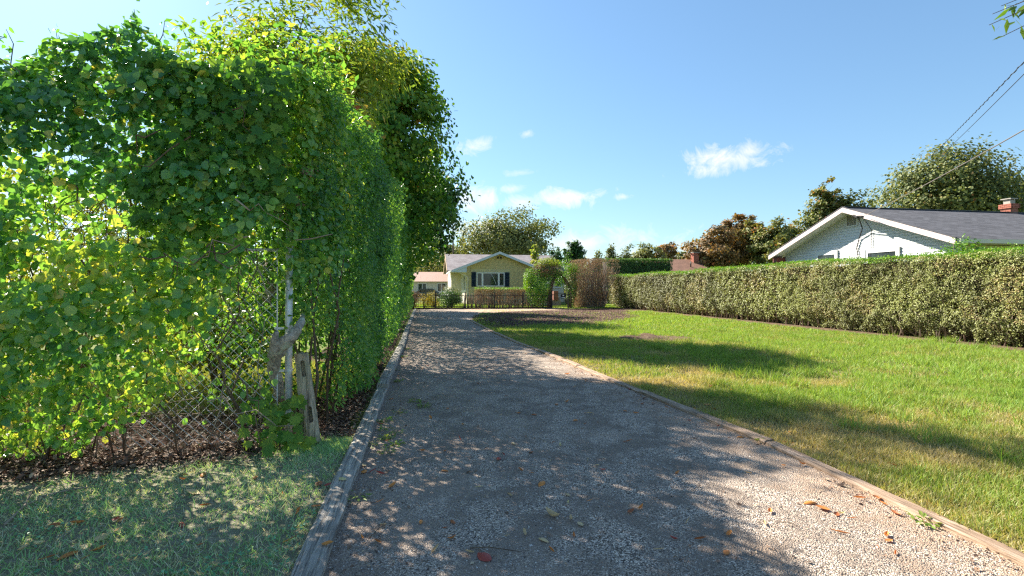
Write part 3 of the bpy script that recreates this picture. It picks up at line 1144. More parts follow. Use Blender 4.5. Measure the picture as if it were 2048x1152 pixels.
# ------------------------------------------------------------------ chain link fence at the corner
FU, FV = -1.27, 5.06
fence = empty('chain_link_fence', lane(FU, FV), ANG, 'galvanised chain link fence half buried in green vines', 'fence')
m = MB()
m.tube([(0, 0, -.1), (.0, 0, 1.0), (.01, 0, 2.12)], .034, 14)
m.build('post', M['steel'], fence, True)
m = MB()
m.tube([(.01, 0, 2.12), (.01, 0, 2.14), (.01, 0, 2.165), (.01, 0, 2.18)], [.040, .040, .028, .008], 12)
m.build('post_cap', M['steel'], fence, True)
m = MB()
m.box(-.095, -.085, -.045, -.038, .10, 1.86)
m.build('tension_bar', M['steel'], fence)
for z in (.32, .62 + .1, 1.17 - .05, 1.56):
    m = MB()
    m.tube([(0.002, 0, z - .012), (.002, 0, z + .012)], .038, 14)
    m.box(-.115, -.03, -.040, -.034, z - .011, z + .011)
    m.tube([(-.108, -.052, z), (-.108, -.02, z)], .006, 6)
    m.build('tension_band', M['steel'], fence)
hw = .0475
nz_ = int(1.80 / hw)
wires = []
for ph in (0, 1):
    m = MB()
    pts = []
    for k_ in range(nz_ + 1):
        side = (k_ + ph) % 2
        pts.append((-hw if side else 0.0, -.041 + (.003 if side else -.003), .06 + k_ * hw))
    m.tube(pts, .0031, 4, caps=False)
    wires.append(m.mesh('wire'))
for i in range(96):
    o = link_mesh('wire', wires[i % 2], M['steel'], fence)
    o.location = (-.09 - i * hw, 0, 0)
for ux in (-2.9, -5.6):
    m = MB()
    m.tube([(ux, .03, -.1), (ux, .03, 1.83)], .026, 10)
    m.build('line_post', M['steel'], fence, True)
m = MB()
m.tube([(-5.8, .0, 1.86), (-.03, .0, 1.86)], .017, 8)
m.build('top_rail', M['steel'], fence, True)

# split rail post, leaning
sp = ground_px(625, 888)
root = empty('split_rail_post', sp, ANG, 'leaning weathered wooden post with two dark slots beside the steel post', 'wooden post')
lean = Matrix.Rotation(math.radians(-6.5), 4, 'Y')
H_ = .88
body = MB()
prof = [(-.075, -.055), (-.02, -.085), (.05, -.072), (.085, -.02), (.07, .05), (-.01, .07), (-.07, .04)]
vs, fs = [], []
ns = 16
for i in range(ns + 1):
    z = -.08 + (H_ + .08) * i / ns
    sc_ = 1.0 - .24 * (z / H_)
    for (a, b) in prof:
        q = lean @ Vector((a * sc_ + random.uniform(-.003, .003), b * sc_ + random.uniform(-.003, .003), z + (random.uniform(-.02, .012) if i == ns else 0)))
        vs.append(q)
for i in range(ns):
    for k_ in range(7):
        k2 = (k_ + 1) % 7
        fs.append((i * 7 + k_, i * 7 + k2, (i + 1) * 7 + k2, (i + 1) * 7 + k_))
fs.append(tuple(range(7))[::-1])
fs.append(tuple(ns * 7 + k_ for k_ in range(7)))
body.add(vs, fs)
post = body.build('post_body', M['post_wood'], root)
cutters = []
for zc, xs in ((.74, .012), (.30, .028)):
    cm = MB()
    outl = []
    for a in np.linspace(0, math.pi, 6):
        outl.append(lean @ Vector((xs + .019 * math.cos(a), -.2, zc + .06 + .019 * math.sin(a))))
    for a in np.linspace(math.pi, 2 * math.pi, 6):
        outl.append(lean @ Vector((xs + .019 * math.cos(a), -.2, zc - .06 + .019 * math.sin(a))))
    cm.extrude(outl, (0, .185, 0))
    co = cm.build('slot_cutter', M['slot_dark'], root)
    cutters.append(co)
    md = post.modifiers.new('slot', 'BOOLEAN')
    md.operation = 'DIFFERENCE'
    md.solver = 'EXACT'
    md.object = co
dg = bpy.context.evaluated_depsgraph_get()
dg.update()
me = bpy.data.meshes.new_from_object(post.evaluated_get(dg))
post.modifiers.clear()
post.data = me
for co in cutters:
    bpy.data.objects.remove(co)


# ------------------------------------------------------------------ climbing vine over the corner
def lane_np(u, v, z):
    return np.stack([u * CA - v * SA, u * SA + v * CA, z], 1)


vine = empty('climbing_vine', lane(-3.4, 5.1), 0, 'dense round-leaved climbing vine covering the chain link fence', 'vine')
vine_loc = np.array(vine.location)
TOPU = [-9, -3.9, -3.4, -3.0, -2.75, -2.5, -2.2, -1.9, -1.5, -1.2]
TOPZ = [3.3, 3.42, 3.38, 3.45, 3.6, 3.82, 3.7, 3.55, 3.45, 3.4]
N = 34000
u = rng.uniform(-6.4, -1.25, N)
ztop = np.interp(u, TOPU, TOPZ) + (fnoise(u * 2.3, u * 0, 71) - .5) * .45
zr = rng.uniform(0, 1, N) ** .9
z = .05 + zr * (ztop - .05)
# bulging front, thinner at the foot
bul = .30 + .50 * np.sin(np.clip((z - .2) / 3.4, 0, 1) * math.pi) ** .8 + (fnoise(u * 1.5, z * 1.5, 81) - .5) * .8
bul += np.where(u > -2.6, -.30 * (u + 2.6) / 1.3, 0)
depth = rng.exponential(.15, N)
v = FV - .02 - np.clip(bul, .03, 2) + depth
# holes that show twigs, mesh and the light behind
hol = fnoise(u * 2.4 + 4, z * 2.4, 91)
keep = hol + rng.uniform(-.06, .06, N) > np.interp(z, [0, .6, 1.2, 2.2, 3.0, 4], [.33, .31, .30, .29, .24, .2])
# the mesh stays open near the post, from the ground to above head height
lim_u = np.interp(z, [0, .24, .7, 1.16, 1.57, 1.94, 2.2], [-2.80, -2.62, -2.08, -1.88, -1.68, -1.5, -1.0])
keep &= (u < lim_u + rng.normal(-.04, .08, N)) | (rng.uniform(size=N) < .02)
keep &= ~((np.abs(u + 2.6) < .38) & (np.abs(z - 2.08) < .2) & (rng.uniform(size=N) < .8))
keep &= ~((z < .25) & (u > -2.9))
keep &= v < FV + 1.0
u, v, z = u[keep], v[keep], z[keep]
N = len(u)
P = lane_np(u, v, z)
front_n = np.tile(np.array([SA, -CA, 0.0]), (N, 1))
topness = np.clip((z - np.interp(u, TOPU, TOPZ) + .35) / .4, 0, 1)
nr, tp = droop(front_n * (1 - .6 * topness[:, None]) + np.array([0, 0, .9]) * topness[:, None], .68, .42, 1.0)
patch = fnoise(u * 1.1, z * 1.1, 61)
tone = .38 + .12 * np.clip((z - 2.0), 0, 1) + (patch - .5) * .85 + rng.normal(0, .17, N) + np.clip((1.9 - z) * .18, -.16, .28)  # upper leaves toned lighter to make up for the shade on them
tone = np.where(rng.uniform(size=N) < .05, rng.uniform(.8, 1, N), tone)
size = rng.uniform(.034, .092, N) * np.where(z < 1.1, .85, 1.0)
# what shows largest: front layer, clear of the frame edge
ppx = P[:, 0] / P[:, 1] * 1000 + 1024
score = size / P[:, 1] - 10 * ((ppx < 10) | (ppx > 800)) - 10 * (depth[keep] > .10)
foliage('foliage', 'round', T_ROUND, P - vine_loc, nr, tp, size, tone, M['vine'], vine, 300, score)

# back layer towards the yard, leaves added to cut sun flecks on the drive
N = 4600
u = rng.uniform(-7.4, -1.4, N)
ztop = np.interp(u, TOPU, TOPZ)
z = 1.2 + rng.uniform(0, 1, N) ** .7 * (ztop - 1.25)
v = FV + .35 + rng.uniform(0, .9, N)
keep = fnoise(u * 1.7, z * 1.7, 92) > .42
u, v, z = u[keep], v[keep], z[keep]
N = len(u)
nr, tp = droop(rng.normal(size=(N, 3)), .6, .6, .8)
foliage('back_foliage', 'round', T_ROUND, lane_np(u, v, z) - vine_loc, nr, tp, rng.uniform(.05, .09, N), rng.uniform(.35, .95, N), M['vine'], vine)['kind'] = 'stuff'

# lobed leaves of a second climber near the steel post
N = 1500
u = rng.uniform(-2.35, -1.15, N)
z = rng.uniform(1.55, 3.45, N)
v = FV - .28 - rng.uniform(0, .25, N) + (fnoise(u * 1.5, z * 1.5, 81) - .5) * .3
k = (fnoise(u * 3, z * 3, 95) > .40) & ~((np.abs(u + 1.32) < .20) & (z < 2.25)) & ~((z < 2.0) & (rng.uniform(size=N) < .7))
u, v, z = u[k], v[k], z[k]
N = len(u)
nr, tp = droop(np.tile(np.array([SA, -CA, 0.0]), (N, 1)), .5, .4, 1.0)
foliage('lobed_foliage', 'maple', T_MAPLE, lane_np(u, v, z) - vine_loc, nr, tp, rng.uniform(.06, .12, N), rng.uniform(.05, .6, N), M['maple'], vine)['kind'] = 'stuff'
# the vine wraps round the corner onto the lane side of the hedge
N = 9000
v = 4.95 + 3.6 * rng.uniform(size=N) ** 1.3
z = 1.5 + rng.uniform(0, 1, N) ** .8 * (2.1 + (fnoise(v * 1.7, v * 0, 96) - .5) * .8)
rag = fnoise(v * 1.6, z * 1.6, 97)
k = (rag + rng.uniform(-.08, .08, N) > .36 + (v - 5) * .085) & (z > 1.5 + (v - 5) * .2 + .6 * (rag - .5))
u = -.86 - np.clip((6.0 - v) / 1.1, 0, 1) ** 1.4 * .36 + (fnoise(v * 1.1, z * 1.3, 133) - .55) * .55 - rng.exponential(.10, N) + .05
u, v, z = u[k], v[k], z[k]
N = len(u)
nr, tp = droop(np.tile(np.array([CA * .8, SA - .6, 0.1]), (N, 1)), .6, .4, 1.0)
tone = .46 + (fnoise(v * 1.3, z * 1.3, 98) - .5) * .8 + rng.normal(0, .15, N)
foliage('wrapping_foliage', 'round', T_ROUND, lane_np(u, v, z) - vine_loc, nr, tp, rng.uniform(.04, .085, N), tone, M['vine'], vine)['kind'] = 'stuff'
# dried brown flower clusters
for (px_, py_) in ((560, 640), (530, 760), (960 * .45, 375), (1010 * .45, 370), (395, 320), (620, 345), (505, 335), (470, 300), (250, 330), (262, 375), (590, 400), (560, 330)):
    c_ = np.array(from_px(px_, min(py_, 420), 4.5)) - vine_loc
    k = 46
    pp = c_ + rng.normal(0, .035, (k, 3))
    nr, tp = droop(rand_dirs(k), .5, .3, .5)
    foliage('dried_cluster', 'fold', T_FOLD, pp, nr, tp, rng.uniform(.015, .035, k), rng.uniform(.0, .5, k), M['litter'], vine)
# woody runners on the face
for i in range(26):
    uu, zz_ = random.uniform(-4.2, -1.4), random.uniform(.5, 3.3)
    p = []
    for j in range(7):
        p.append(lane(uu, FV - .42 - .22 * math.sin(min(1, zz_ / 3.4) * math.pi) + random.uniform(-.05, .05), max(.1, zz_)) - vine.location)
        uu += random.uniform(-.02, .16) * (1 if i % 2 else -1)
        zz_ += random.uniform(-.16, .06)
    mm = MB()
    mm.tube(p, [.007, .0065, .006, .005, .004, .003, .002], 5)
    mm.build('stem', M['twig'] if i % 3 else M['pale_twig'], vine, True)

# stems of the vine: rooted at the fence line, weaving upwards and arching over
for i in range(46):
    uu = random.uniform(-7, -2.3) if i % 8 else random.uniform(-2.3, -1.5)
    p = [lane(uu, FV - random.uniform(.0, .25), 0)]
    hgt = random.uniform(1.6, 3.5)
    k_ = 9
    for j in range(1, k_):
        f = j / (k_ - 1)
        uu += random.uniform(-.18, .18)
        vv_ = FV - random.uniform(-.1, .35) * math.sin(f * 3) - .1
        p.append(lane(uu, vv_, f * hgt))
    r0 = random.uniform(.004, .011)
    mm = MB()
    mm.tube([q - vine.location for q in p], [r0 * (1 - .6 * j / (k_ - 1)) for j in range(k_)], 5)
    mm.build('stem', M['twig'] if i % 3 else M['pale_twig'], vine, True)
# fine tangle, too many to tell apart
mm = MB()
for i in range(620):
    uu, zz_ = random.uniform(-6.5, -1.4), random.uniform(.1, 3.2)
    if i < 220:
        uu, zz_ = random.gauss(-2.6, .4), random.gauss(2.08, .25)
    if i > 400:
        zz_ = abs(random.gauss(0, .3)) + .03
        uu = random.uniform(-4.6, -1.4)
    a = lane(uu, FV + random.uniform(-.25, .35), zz_)
    d = Vector((random.gauss(0, 1), random.gauss(0, .4), random.gauss(0, .9))) * .22
    bnd = Vector((random.gauss(0, .06), random.gauss(0, .05), random.gauss(0, .06)))
    mm.tube([a - d - vine.location, a + bnd - vine.location, a + d - vine.location], [.0035, .003, .0015], 3, caps=False)
mm.build('twig_tangle', M['twig'], vine, kind='stuff')
# shoots that reach out of the top with leaves of their own
for (bx, tx, ty, hz) in ((255, 268, 18, .3), (225, 232, 55, .25), (100, 112, 62, .2), (20, 12, 58, .2), (300, 330, 40, .2), (150, 152, 72, .15)):
    e = from_px(tx, ty, 4.6)
    b_ = from_px(bx, ty + 80, 4.7)
    mm = MB()
    ctrl = [b_, b_.lerp(e, .5) + Vector((.05, 0, .05)), e]
    mm.tube([q - vine.location for q in ctrl], [.005, .004, .002], 5)
    mm.build('shoot', M['twig'], vine, True)
    nl = 26
    f = rng.uniform(0, 1, nl)[:, None]
    pp = np.array(b_)[None] * (1 - f) + np.array(e)[None] * f + rng.normal(0, .04, (nl, 3))
    nr, tp = droop(rand_dirs(nl), .4, .3, .6)
    foliage('shoot_leaves', 'round', T_OVAL, pp - vine_loc, nr, tp, rng.uniform(.045, .075, nl), rng.uniform(0, .45, nl), M['vine'], vine)

# gnarled old trunk of the vine wrapped round the steel post
gp = [from_px(560, 800, 4.86), from_px(556, 770, 4.80), from_px(548, 738, 4.72), from_px(549, 712, 4.64), from_px(560, 692, 4.58), from_px(578, 678, 4.55), from_px(594, 662, 4.58), from_px(603, 642, 4.70), from_px(606, 628, 4.95)]
mm = MB()
fine = []
for i in range(len(gp) - 1):
    for j in range(4):
        fine.append(gp[i].lerp(gp[i + 1], j / 4) + Vector((random.uniform(-.004, .004), random.uniform(-.004, .004), 0)))
fine.append(gp[-1])
rad = np.interp(np.linspace(0, 1, len(fine)), [0, .15, .35, .45, .6, .75, .85, 1], [.040, .055, .062, .072, .060, .044, .036, .02])
mm.tube([q - vine.location for q in fine], list(rad), 12, .07)
e = from_px(553, 664, 4.50)
mm.tube([gp[3] - vine.location, gp[3].lerp(e, .7) + Vector((-.01, 0, 0)) - vine.location, e - vine.location], [.055, .034, .020], 9, .08)
mm.build('gnarled_trunk', M['lichen'], vine, True)
mm = MB()
e0 = [from_px(532, 600, 5.2), from_px(545, 575, 5.15), from_px(538, 545, 5.15), from_px(530, 520, 5.25)]
mm.tube([q - vine.location for q in e0], [.05, .06, .05, .03], 9, .1)
mm.build('old_stem', M['lichen'], vine, True)
# pale hanging stems in front
for pts in ([(590, 480), (620, 478), (665, 468)], [(480, 480), (520, 545), (545, 620)], [(105, 870), (118, 960), (60, 1000), (0, 1070)], [(905 * .49, 590), (470, 640), (500, 690)],
            [(300, 540), (345, 640), (330, 700), (390, 850)], [(0, 640), (60, 615), (110, 600)], [(520, 1040 * .85), (505, 800), (530, 740)]):
    Ys = 4.45
    q = [from_px(a, min(b, 955), Ys) for a, b in pts]
    q = [Vector((p.x, p.y, max(p.z, .03))) for p in q]
    mm = MB()
    mm.tube([p - vine.location for p in q], [.006] * (len(q) - 1) + [.003], 5)
    mm.build('stem', M['pale_twig'], vine, True)

# young maple with large lobed leaves in front of the steel post
sap = empty('maple_sapling', ground_px(560, 905), 0, 'young maple with pale lobed leaves in front of the fence post', 'sapling')
mm = MB()
mm.tube([(0, 0, 0), (-.02, .02, .3), (.01, 0, .6)], [.007, .006, .003], 6)
mm.build('stem', M['twig'], sap, True)
N = 80
ang = rng.uniform(0, 6.28, N)
P = np.stack([.02 + np.cos(ang) * rng.uniform(.02, .30, N), -.06 + rng.normal(0, .07, N), rng.uniform(.10, .58, N)], 1)
nr, tp = droop(np.tile([.1, -.9, .3], (N, 1)), .35, .3, .9)
foliage('leaf_mass', 'maple', T_MAPLE, P, nr, tp, rng.uniform(.07, .13, N), rng.uniform(.35, .75, N), M['maple'], sap, 79)
for i in range(7):
    e = P[i]
    mm = MB()
    mm.tube([(0, 0, max(.1, e[2] - .12)), tuple(e)], [.003, .0015], 4)
    mm.build('stalk', M['twig'], sap)


# ------------------------------------------------------------------ tall hedge along the drive
hedge = empty('tall_hedge', lane(-1.5, 20), 0, 'tall loose green hedge leaning over the left edge of the drive', 'hedge')
hl = np.array(hedge.location)


def hedge_layer(n, v0, v1, size0, hole, singles, seed, name='foliage', tplx=None, tn='oval'):
    u0 = -.80
    v = rng.uniform(v0, v1, n)
    topz = 3.75 + (fnoise(v * .7, v * 0, seed) - .5) * .9
    z = .10 + rng.uniform(0, 1, n) * (topz - .1)
    foot = np.clip((.4 - z) / .4, 0, 1) * .10
    corner = np.clip((6.6 - v) / 1.6, 0, 1) ** 1.2 * .26
    lean_ = np.clip((z - 1.6) / 2.2, 0, 1) * .18
    bump_ = (fnoise(v * 1.1, z * 1.3, seed + 2) - .55) * .62 + (fnoise(v * 4, z * 4, seed + 4) - .5) * .26
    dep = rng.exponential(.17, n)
    u = u0 - foot - corner + lean_ + bump_ - dep
    keep = fnoise(v * 2.4, z * 2.4, seed + 6) + rng.uniform(-.1, .1, n) > hole
    keep &= ~((z < .16) & (rng.uniform(size=n) < .5))
    # keep the wooden post clear
    keep &= ~((v < 6.0) & (z < 1.0) & (u < -.95))
    u, v, z, dep = u[keep], v[keep], z[keep], dep[keep]
    k_ = len(u)
    P = lane_np(u, v, z)
    on = np.tile([CA * .9, SA - .35, .2], (k_, 1))
    nr, tp = droop(on, .55, .35, .35)
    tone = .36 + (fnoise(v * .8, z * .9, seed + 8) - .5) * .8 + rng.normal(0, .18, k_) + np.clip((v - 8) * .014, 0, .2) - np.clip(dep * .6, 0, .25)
    sz = size0 * rng.lognormal(0, .28, k_)
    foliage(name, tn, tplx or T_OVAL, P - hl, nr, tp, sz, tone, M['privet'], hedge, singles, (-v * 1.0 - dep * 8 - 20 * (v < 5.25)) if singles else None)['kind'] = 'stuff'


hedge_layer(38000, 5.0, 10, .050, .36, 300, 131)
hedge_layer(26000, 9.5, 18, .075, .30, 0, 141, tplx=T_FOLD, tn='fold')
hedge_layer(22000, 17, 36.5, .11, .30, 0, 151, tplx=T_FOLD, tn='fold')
# top and body
n = 24000
v = 5.2 + 31 * rng.uniform(size=n) ** 1.3
z = 3.2 + rng.uniform(0, 1, n) * .9 * fnoise(v * .7, v * 0, 131) * 1.8
u = rng.uniform(-2.4, -.8, n)
nr, tp = droop(rng.normal(size=(n, 3)) * .5 + [0, 0, .8], .5, .5, .5)
foliage('top_foliage', 'fold', T_FOLD, lane_np(u, v, z) - hl, nr, tp, rng.uniform(.06, .11, n), rng.uniform(.1, .95, n), M['privet'], hedge)['kind'] = 'stuff'
n = 15000
v = 5.4 + 31 * rng.uniform(size=n) ** 1.2
z = rng.uniform(.3, 3.4, n)
u = rng.uniform(-2.3, -1.4, n)
nr, tp = droop(rng.normal(size=(n, 3)), .5, .5, .5)
foliage('inner_foliage', 'fold', T_FOLD, lane_np(u, v, z) - hl, nr, tp, rng.uniform(.06, .12, n), rng.uniform(.0, .7, n), M['privet'], hedge)['kind'] = 'stuff'
for i in range(70):
    vv_ = 5.3 + 22 * (i / 70) ** 1.2
    uu = random.uniform(-1.7, -1.05)
    mm = MB()
    pts = [lane(uu, vv_, 0)]
    for j in range(1, 6):
        pts.append(lane(uu + random.uniform(-.15, .2), vv_ + random.uniform(-.25, .25), j * .62))
    mm.tube([p - hedge.location for p in pts], [.016, .014, .011, .009, .006, .003], 5)
    mm.build('stem', M['twig'], hedge, True)

n = 9000  # extra unseen leaves added inside the hedge to keep sun off the drive
v = rng.uniform(5.3, 9.5, n)
z = rng.uniform(.8, 3.8, n)
u = rng.uniform(-2.5, -1.25, n)
nr, tp = droop(rng.normal(size=(n, 3)), .5, .5, .5)
foliage('sun_blocking_foliage', 'oval', T_OVAL, lane_np(u, v, z) - hl, nr, tp, rng.uniform(.05, .09, n), rng.uniform(.0, .8, n), M['privet'], hedge)['kind'] = 'stuff'
# yellowing maple growing out of the hedge corner
tree('yellow_maple_tree', *lane(-1.6, 9.3)[:2], 5.4, 4.0, (.50, .7, 1.4), 2700, .115, M['yellowing'], 'young yellowing maple with a few orange leaves at the hedge corner', 21,
     T_MAPLE, 'maple', 64, .20, .04, tone_mu=.42, tone_sd=.24, n_limb=8, cx=.18, cy=0, dr=.8)

# ------------------------------------------------------------------ trees in a row behind the hedge
x_, y_ = lane(-3.2, 12.8)[:2]
tree('feathery_ash_tree', x_, y_, 9, 6.4, (2.5, 1.6, 2.3), 20000, .22, M['ash'], 'feathery light green tree rising out of frame above the vine', 31,
     T_NARROW, 'narrow', 170, .42, .12, tone_mu=.50, tone_sd=.2, shell=.55, n_limb=18, cx=.2, cy=.3, dr=.9, bottom=-.8)
x_, y_ = lane(-2.6, 20.0)[:2]
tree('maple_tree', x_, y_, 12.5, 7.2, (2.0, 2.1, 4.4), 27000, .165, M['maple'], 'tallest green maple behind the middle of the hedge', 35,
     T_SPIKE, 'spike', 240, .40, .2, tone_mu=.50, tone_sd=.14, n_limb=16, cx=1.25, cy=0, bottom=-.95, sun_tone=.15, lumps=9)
x_, y_ = lane(-2.2, 27.0)[:2]
tree('overhanging_tree', x_, y_, 9.5, 6.0, (2.9, 2.3, 3.4), 22000, .20, M['dark_green'], 'dark green tree whose limbs hang furthest over the drive', 37,
     T_SPIKE, 'spike', 200, .50, .22, tone_mu=.48, tone_sd=.2, n_limb=12, cx=1.2, cy=0, bottom=-.9)
x_, y_ = lane(-2.6, 34)[:2]
tree('shade_tree', x_, y_, 9.5, 6.4, (3.0, 2.4, 3.4), 16000, .24, M['dark_green'], 'last dark tree of the row above the far end of the hedge', 39,
     T_SPIKE, 'spike', 150, .55, .22, tone_mu=.42, tone_sd=.18, n_limb=10, cx=.8, cy=0, bottom=-.9)
# sunlit shrubs of the yard, seen through the gaps of the vine
for i, (uu, vv_, c_, rr_, lab_) in enumerate(((-7.7, 9.8, 2.3, (1.5, 1.0, 2.5), 'tall golden green yard bush glimpsed through the vine at the far left edge'), (-5.9, 10.0, 2.4, (1.5, 1.0, 2.6), 'tall golden green yard bush glimpsed through the left half of the vine'),
                                              (-4.1, 9.9, 2.3, (1.4, 1.0, 2.5), 'tall golden green yard bush glimpsed behind the middle of the vine'), (-2.9, 7.7, .9, (1.0, .5, .9), 'low golden bush behind the open part of the chain link fence'))):
    p = lane(uu, vv_)
    root = empty('yard_bush', (p.x, p.y, 0), 0, lab_, 'bush')
    pos, out, ct, cc, _ = crown_points((0, 0, c_), rr_, 110, 7000, .27, .4, 480 + i)
    k = pos[:, 2] > .04
    nr, tp = droop(out[k], .6, .4, .5)
    foliage('foliage', 'fold', T_WIDE, pos[k], nr, tp, .06 * rng.uniform(.6, 1.3, k.sum()), .35 + ct[k] + rng.normal(0, .2, k.sum()), M['yellowing'], root)
    for j in range(8):
        m = MB()
        e = Vector(cc[j * 5])
        m.tube([(0, 0, 0), e * .5 + Vector((0, 0, .1)), e], [.02, .012, .004], 5)
        m.build('stem', M['twig'], root, True)

# ------------------------------------------------------------------ long clipped hedge on the right
ch = empty('clipped_hedge', lane(14.9, 22), 0, 'long clipped box hedge along the right side of the lawn', 'hedge')
chl = np.array(ch.location)
HU = 14.38


def htop(v):
    return 2.43 + (fnoise(v * .5, v * 0, 301) - .5) * .20 + (fnoise(v * 2.3, v * 0, 302) - .5) * .08


def cface(n, v0, v1, size0, nm, extra_top=False):
    v = rng.uniform(v0, v1, n)
    z = .04 + rng.uniform(0, 1, n) * (htop(v) - .04)
    foot = np.clip((.75 - z) / .75, 0, 1) ** 1.3 * .38
    b_ = (fnoise(v * 1.1, z * 1.3, 311) - .5) * .26 + (fnoise(v * 5, z * 5, 313) - .5) * .24
    dep = rng.exponential(.05, n)
    u = HU + foot + b_ + dep
    low = fnoise(v * 3.1, z * 1.2, 317)
    keep = ~((z < .60) & (low > np.interp(z, [.05, .5], [.50, .85])))
    keep &= fnoise(v * 6, z * 6, 319) + rng.uniform(-.12, .12, n) > .30
    u, v, z = u[keep], v[keep], z[keep]
    k_ = len(u)
    on = np.tile([-CA, -SA, .15], (k_, 1))
    nr, tp = droop(on, .55, .3, .0)
    pt = fnoise(v * .45, z * .8, 323)
    tone = .48 + (pt - .5) * .55 + rng.normal(0, .17, k_) - np.clip((v - 14) * .004, -.1, .1)
    brown = (fnoise(v * .9, z * 1.1, 327) > .60) & (rng.uniform(size=k_) < .5)
    tone = np.where(brown, rng.uniform(.9, 1, k_), tone)
    foliage(nm, 'wide', T_WIDE, lane_np(u, v, z) - chl, nr, tp, size0 * rng.uniform(.6, 1.3, k_), tone, M['hedge'], ch)['kind'] = 'stuff'


cface(62000, 8.0, 18, .038, 'near_foliage')
cface(52000, 18, 37.6, .055, 'far_foliage')
n = 42000
v = 8 + 29.6 * rng.uniform(size=n) ** 1.1
u = HU + rng.uniform(.0, 1.15, n)
z = htop(v) + rng.normal(0, .022, n) + np.abs(rng.normal(0, .03, n)) - .10 * (rng.uniform(size=n) < .3)
spr = (fnoise(v * 2.2, u * 2, 331) > .66) & (rng.uniform(size=n) < .10)
z = np.where(spr, z + rng.uniform(0, .16, n), z)
nr, tp = droop(rng.normal(size=(n, 3)) * .5 + [0, 0, .6], .5, .3, -.5)
foliage('top_growth', 'fold', T_FOLD, lane_np(u, v, z) - chl, nr, tp, rng.uniform(.035, .07, n), rng.uniform(.1, 1, n), M['hedge_top'], ch)['kind'] = 'stuff'
# dark body of old wood inside
mm = MB()
nv, nz2_ = 60, 6
vs, fs = [], []
prof = [(.55, .0), (.24, .9), (.17, 1.8), (.16, 2.30), (1.0, 2.30), (1.0, .0)]
for i in range(nv + 1):
    vv_ = 8.1 + 29.3 * i / nv
    for a, b in prof:
        vs.append(lane(HU + a + random.uniform(-.03, .03), vv_, b + random.uniform(-.04, .04)) - ch.location)
for i in range(nv):
    for k_ in range(6):
        k2 = (k_ + 1) % 6
        fs.append((i * 6 + k_, i * 6 + k2, (i + 1) * 6 + k2, (i + 1) * 6 + k_))
fs.append(tuple(range(6)))
fs.append(tuple(nv * 6 + k_ for k_ in range(6)))
mm.add(vs, fs)
mm.build('inner_wood', soil_mat('hedge_inner_wood', [(.3, (.03, .03, .015)), (.5, (.08, .07, .035)), (.7, (.14, .11, .06))], 18, .05), ch)
for i in range(170):
    vv_ = 8.2 + 29 * i / 170 + random.uniform(-.05, .05)
    uu = HU + random.uniform(.24, .48)
    mm = MB()
    for q in range(2):
        p = [lane(uu + random.uniform(-.05, .05), vv_, 0), lane(uu + random.uniform(-.06, .06), vv_ + random.uniform(-.09, .09), .35), lane(uu + random.uniform(-.15, .05), vv_ + random.uniform(-.2, .2), .85)]
        mm.tube([a - ch.location for a in p], [.020, .014, .008], 5)
    mm.build('stem', M['pale_twig'], ch, True)


# ------------------------------------------------------------------ far end: picket fence, gate, arch, shrubs
FVF = 35.9
pf = empty('picket_fence', lane(3.6, FVF), ANG, 'low black metal picket fence across the far end of the drive', 'fence')
x0, x1 = lane(-1.2, 0).x / CA - 3.6, 9.25 - 3.6
x0 = -4.9
m = MB()
m.box(x0, x1, -.02, .02, .16, .20)
m.build('rail', M['black_metal'], pf)
m = MB()
m.box(x0, x1, -.02, .02, .92, .96)
m.build('rail', M['black_metal'], pf)
pk = MB()
pk.box(-.011, .011, -.011, .011, .03, 1.06)
pk.add([(-.011, -.011, 1.06), (.011, -.011, 1.06), (.011, .011, 1.06), (-.011, .011, 1.06), (0, 0, 1.12)], [(0, 1, 4), (1, 2, 4), (2, 3, 4), (3, 0, 4)])
pkm = pk.mesh('picket')
k_ = 0
x = x0
while x < x1:
    o = link_mesh('picket', pkm, M['black_metal'], pf)
    o.location = (x, 0.031, 0)
    x += .115
    k_ += 1
x = x0
while x <= x1 + .1:
    m = MB()
    m.box(x - .03, x + .03, -.03, .03, -.05, 1.2)
    m.box(x - .04, x + .04, -.04, .04, 1.2, 1.22)
    m.build('post', M['black_metal'], pf)
    x += 2.11
# sill of dark stones / rail at the base
m = MB()
m.box(x0, x1, -.10, .06, 0, .10)
m.build('base_board', M['mulch'], pf)

gate = empty('garden_gate', lane(9.95, FVF), ANG, 'black metal gate with arched top and small sign under the leafy arch', 'gate')
m = MB()
m.box(-.66, -.60, -.03, .03, 0, 1.3)
m.build('gate_post', M['black_metal'], gate)
m = MB()
m.box(.60, .66, -.03, .03, 0, 1.3)
m.build('gate_post', M['black_metal'], gate)
m = MB()
pts = [(-.58 + 1.16 * i / 10, 0, 1.02 + .10 * math.sin(math.pi * i / 10)) for i in range(11)]
m.tube(pts, .018, 6)
m.tube([(-.58, 0, .12), (.58, 0, .12)], .018, 6)
m.build('gate_frame', M['black_metal'], gate)
for i in range(12):
    m = MB()
    xx = -.54 + 1.08 * i / 11
    m.tube([(xx, 0, .08), (xx, 0, 1.02 + .09 * math.sin(math.pi * (xx + .58) / 1.16))], .010, 5)
    m.build('bar', M['black_metal'], gate)
s_ = part_box('sign_plate', M['black_metal'], gate, .02, .42, -.05, -.035, .72, 1.04)
m = MB()
# white print on the small sign: a pale mark and a line of lettering too small to read
m.box(.16, .28, -.056, -.052, .90, .99)
m.box(.07, .37, -.056, -.052, .77, .815)
m.build('sign_print', M['sign_white'], gate)

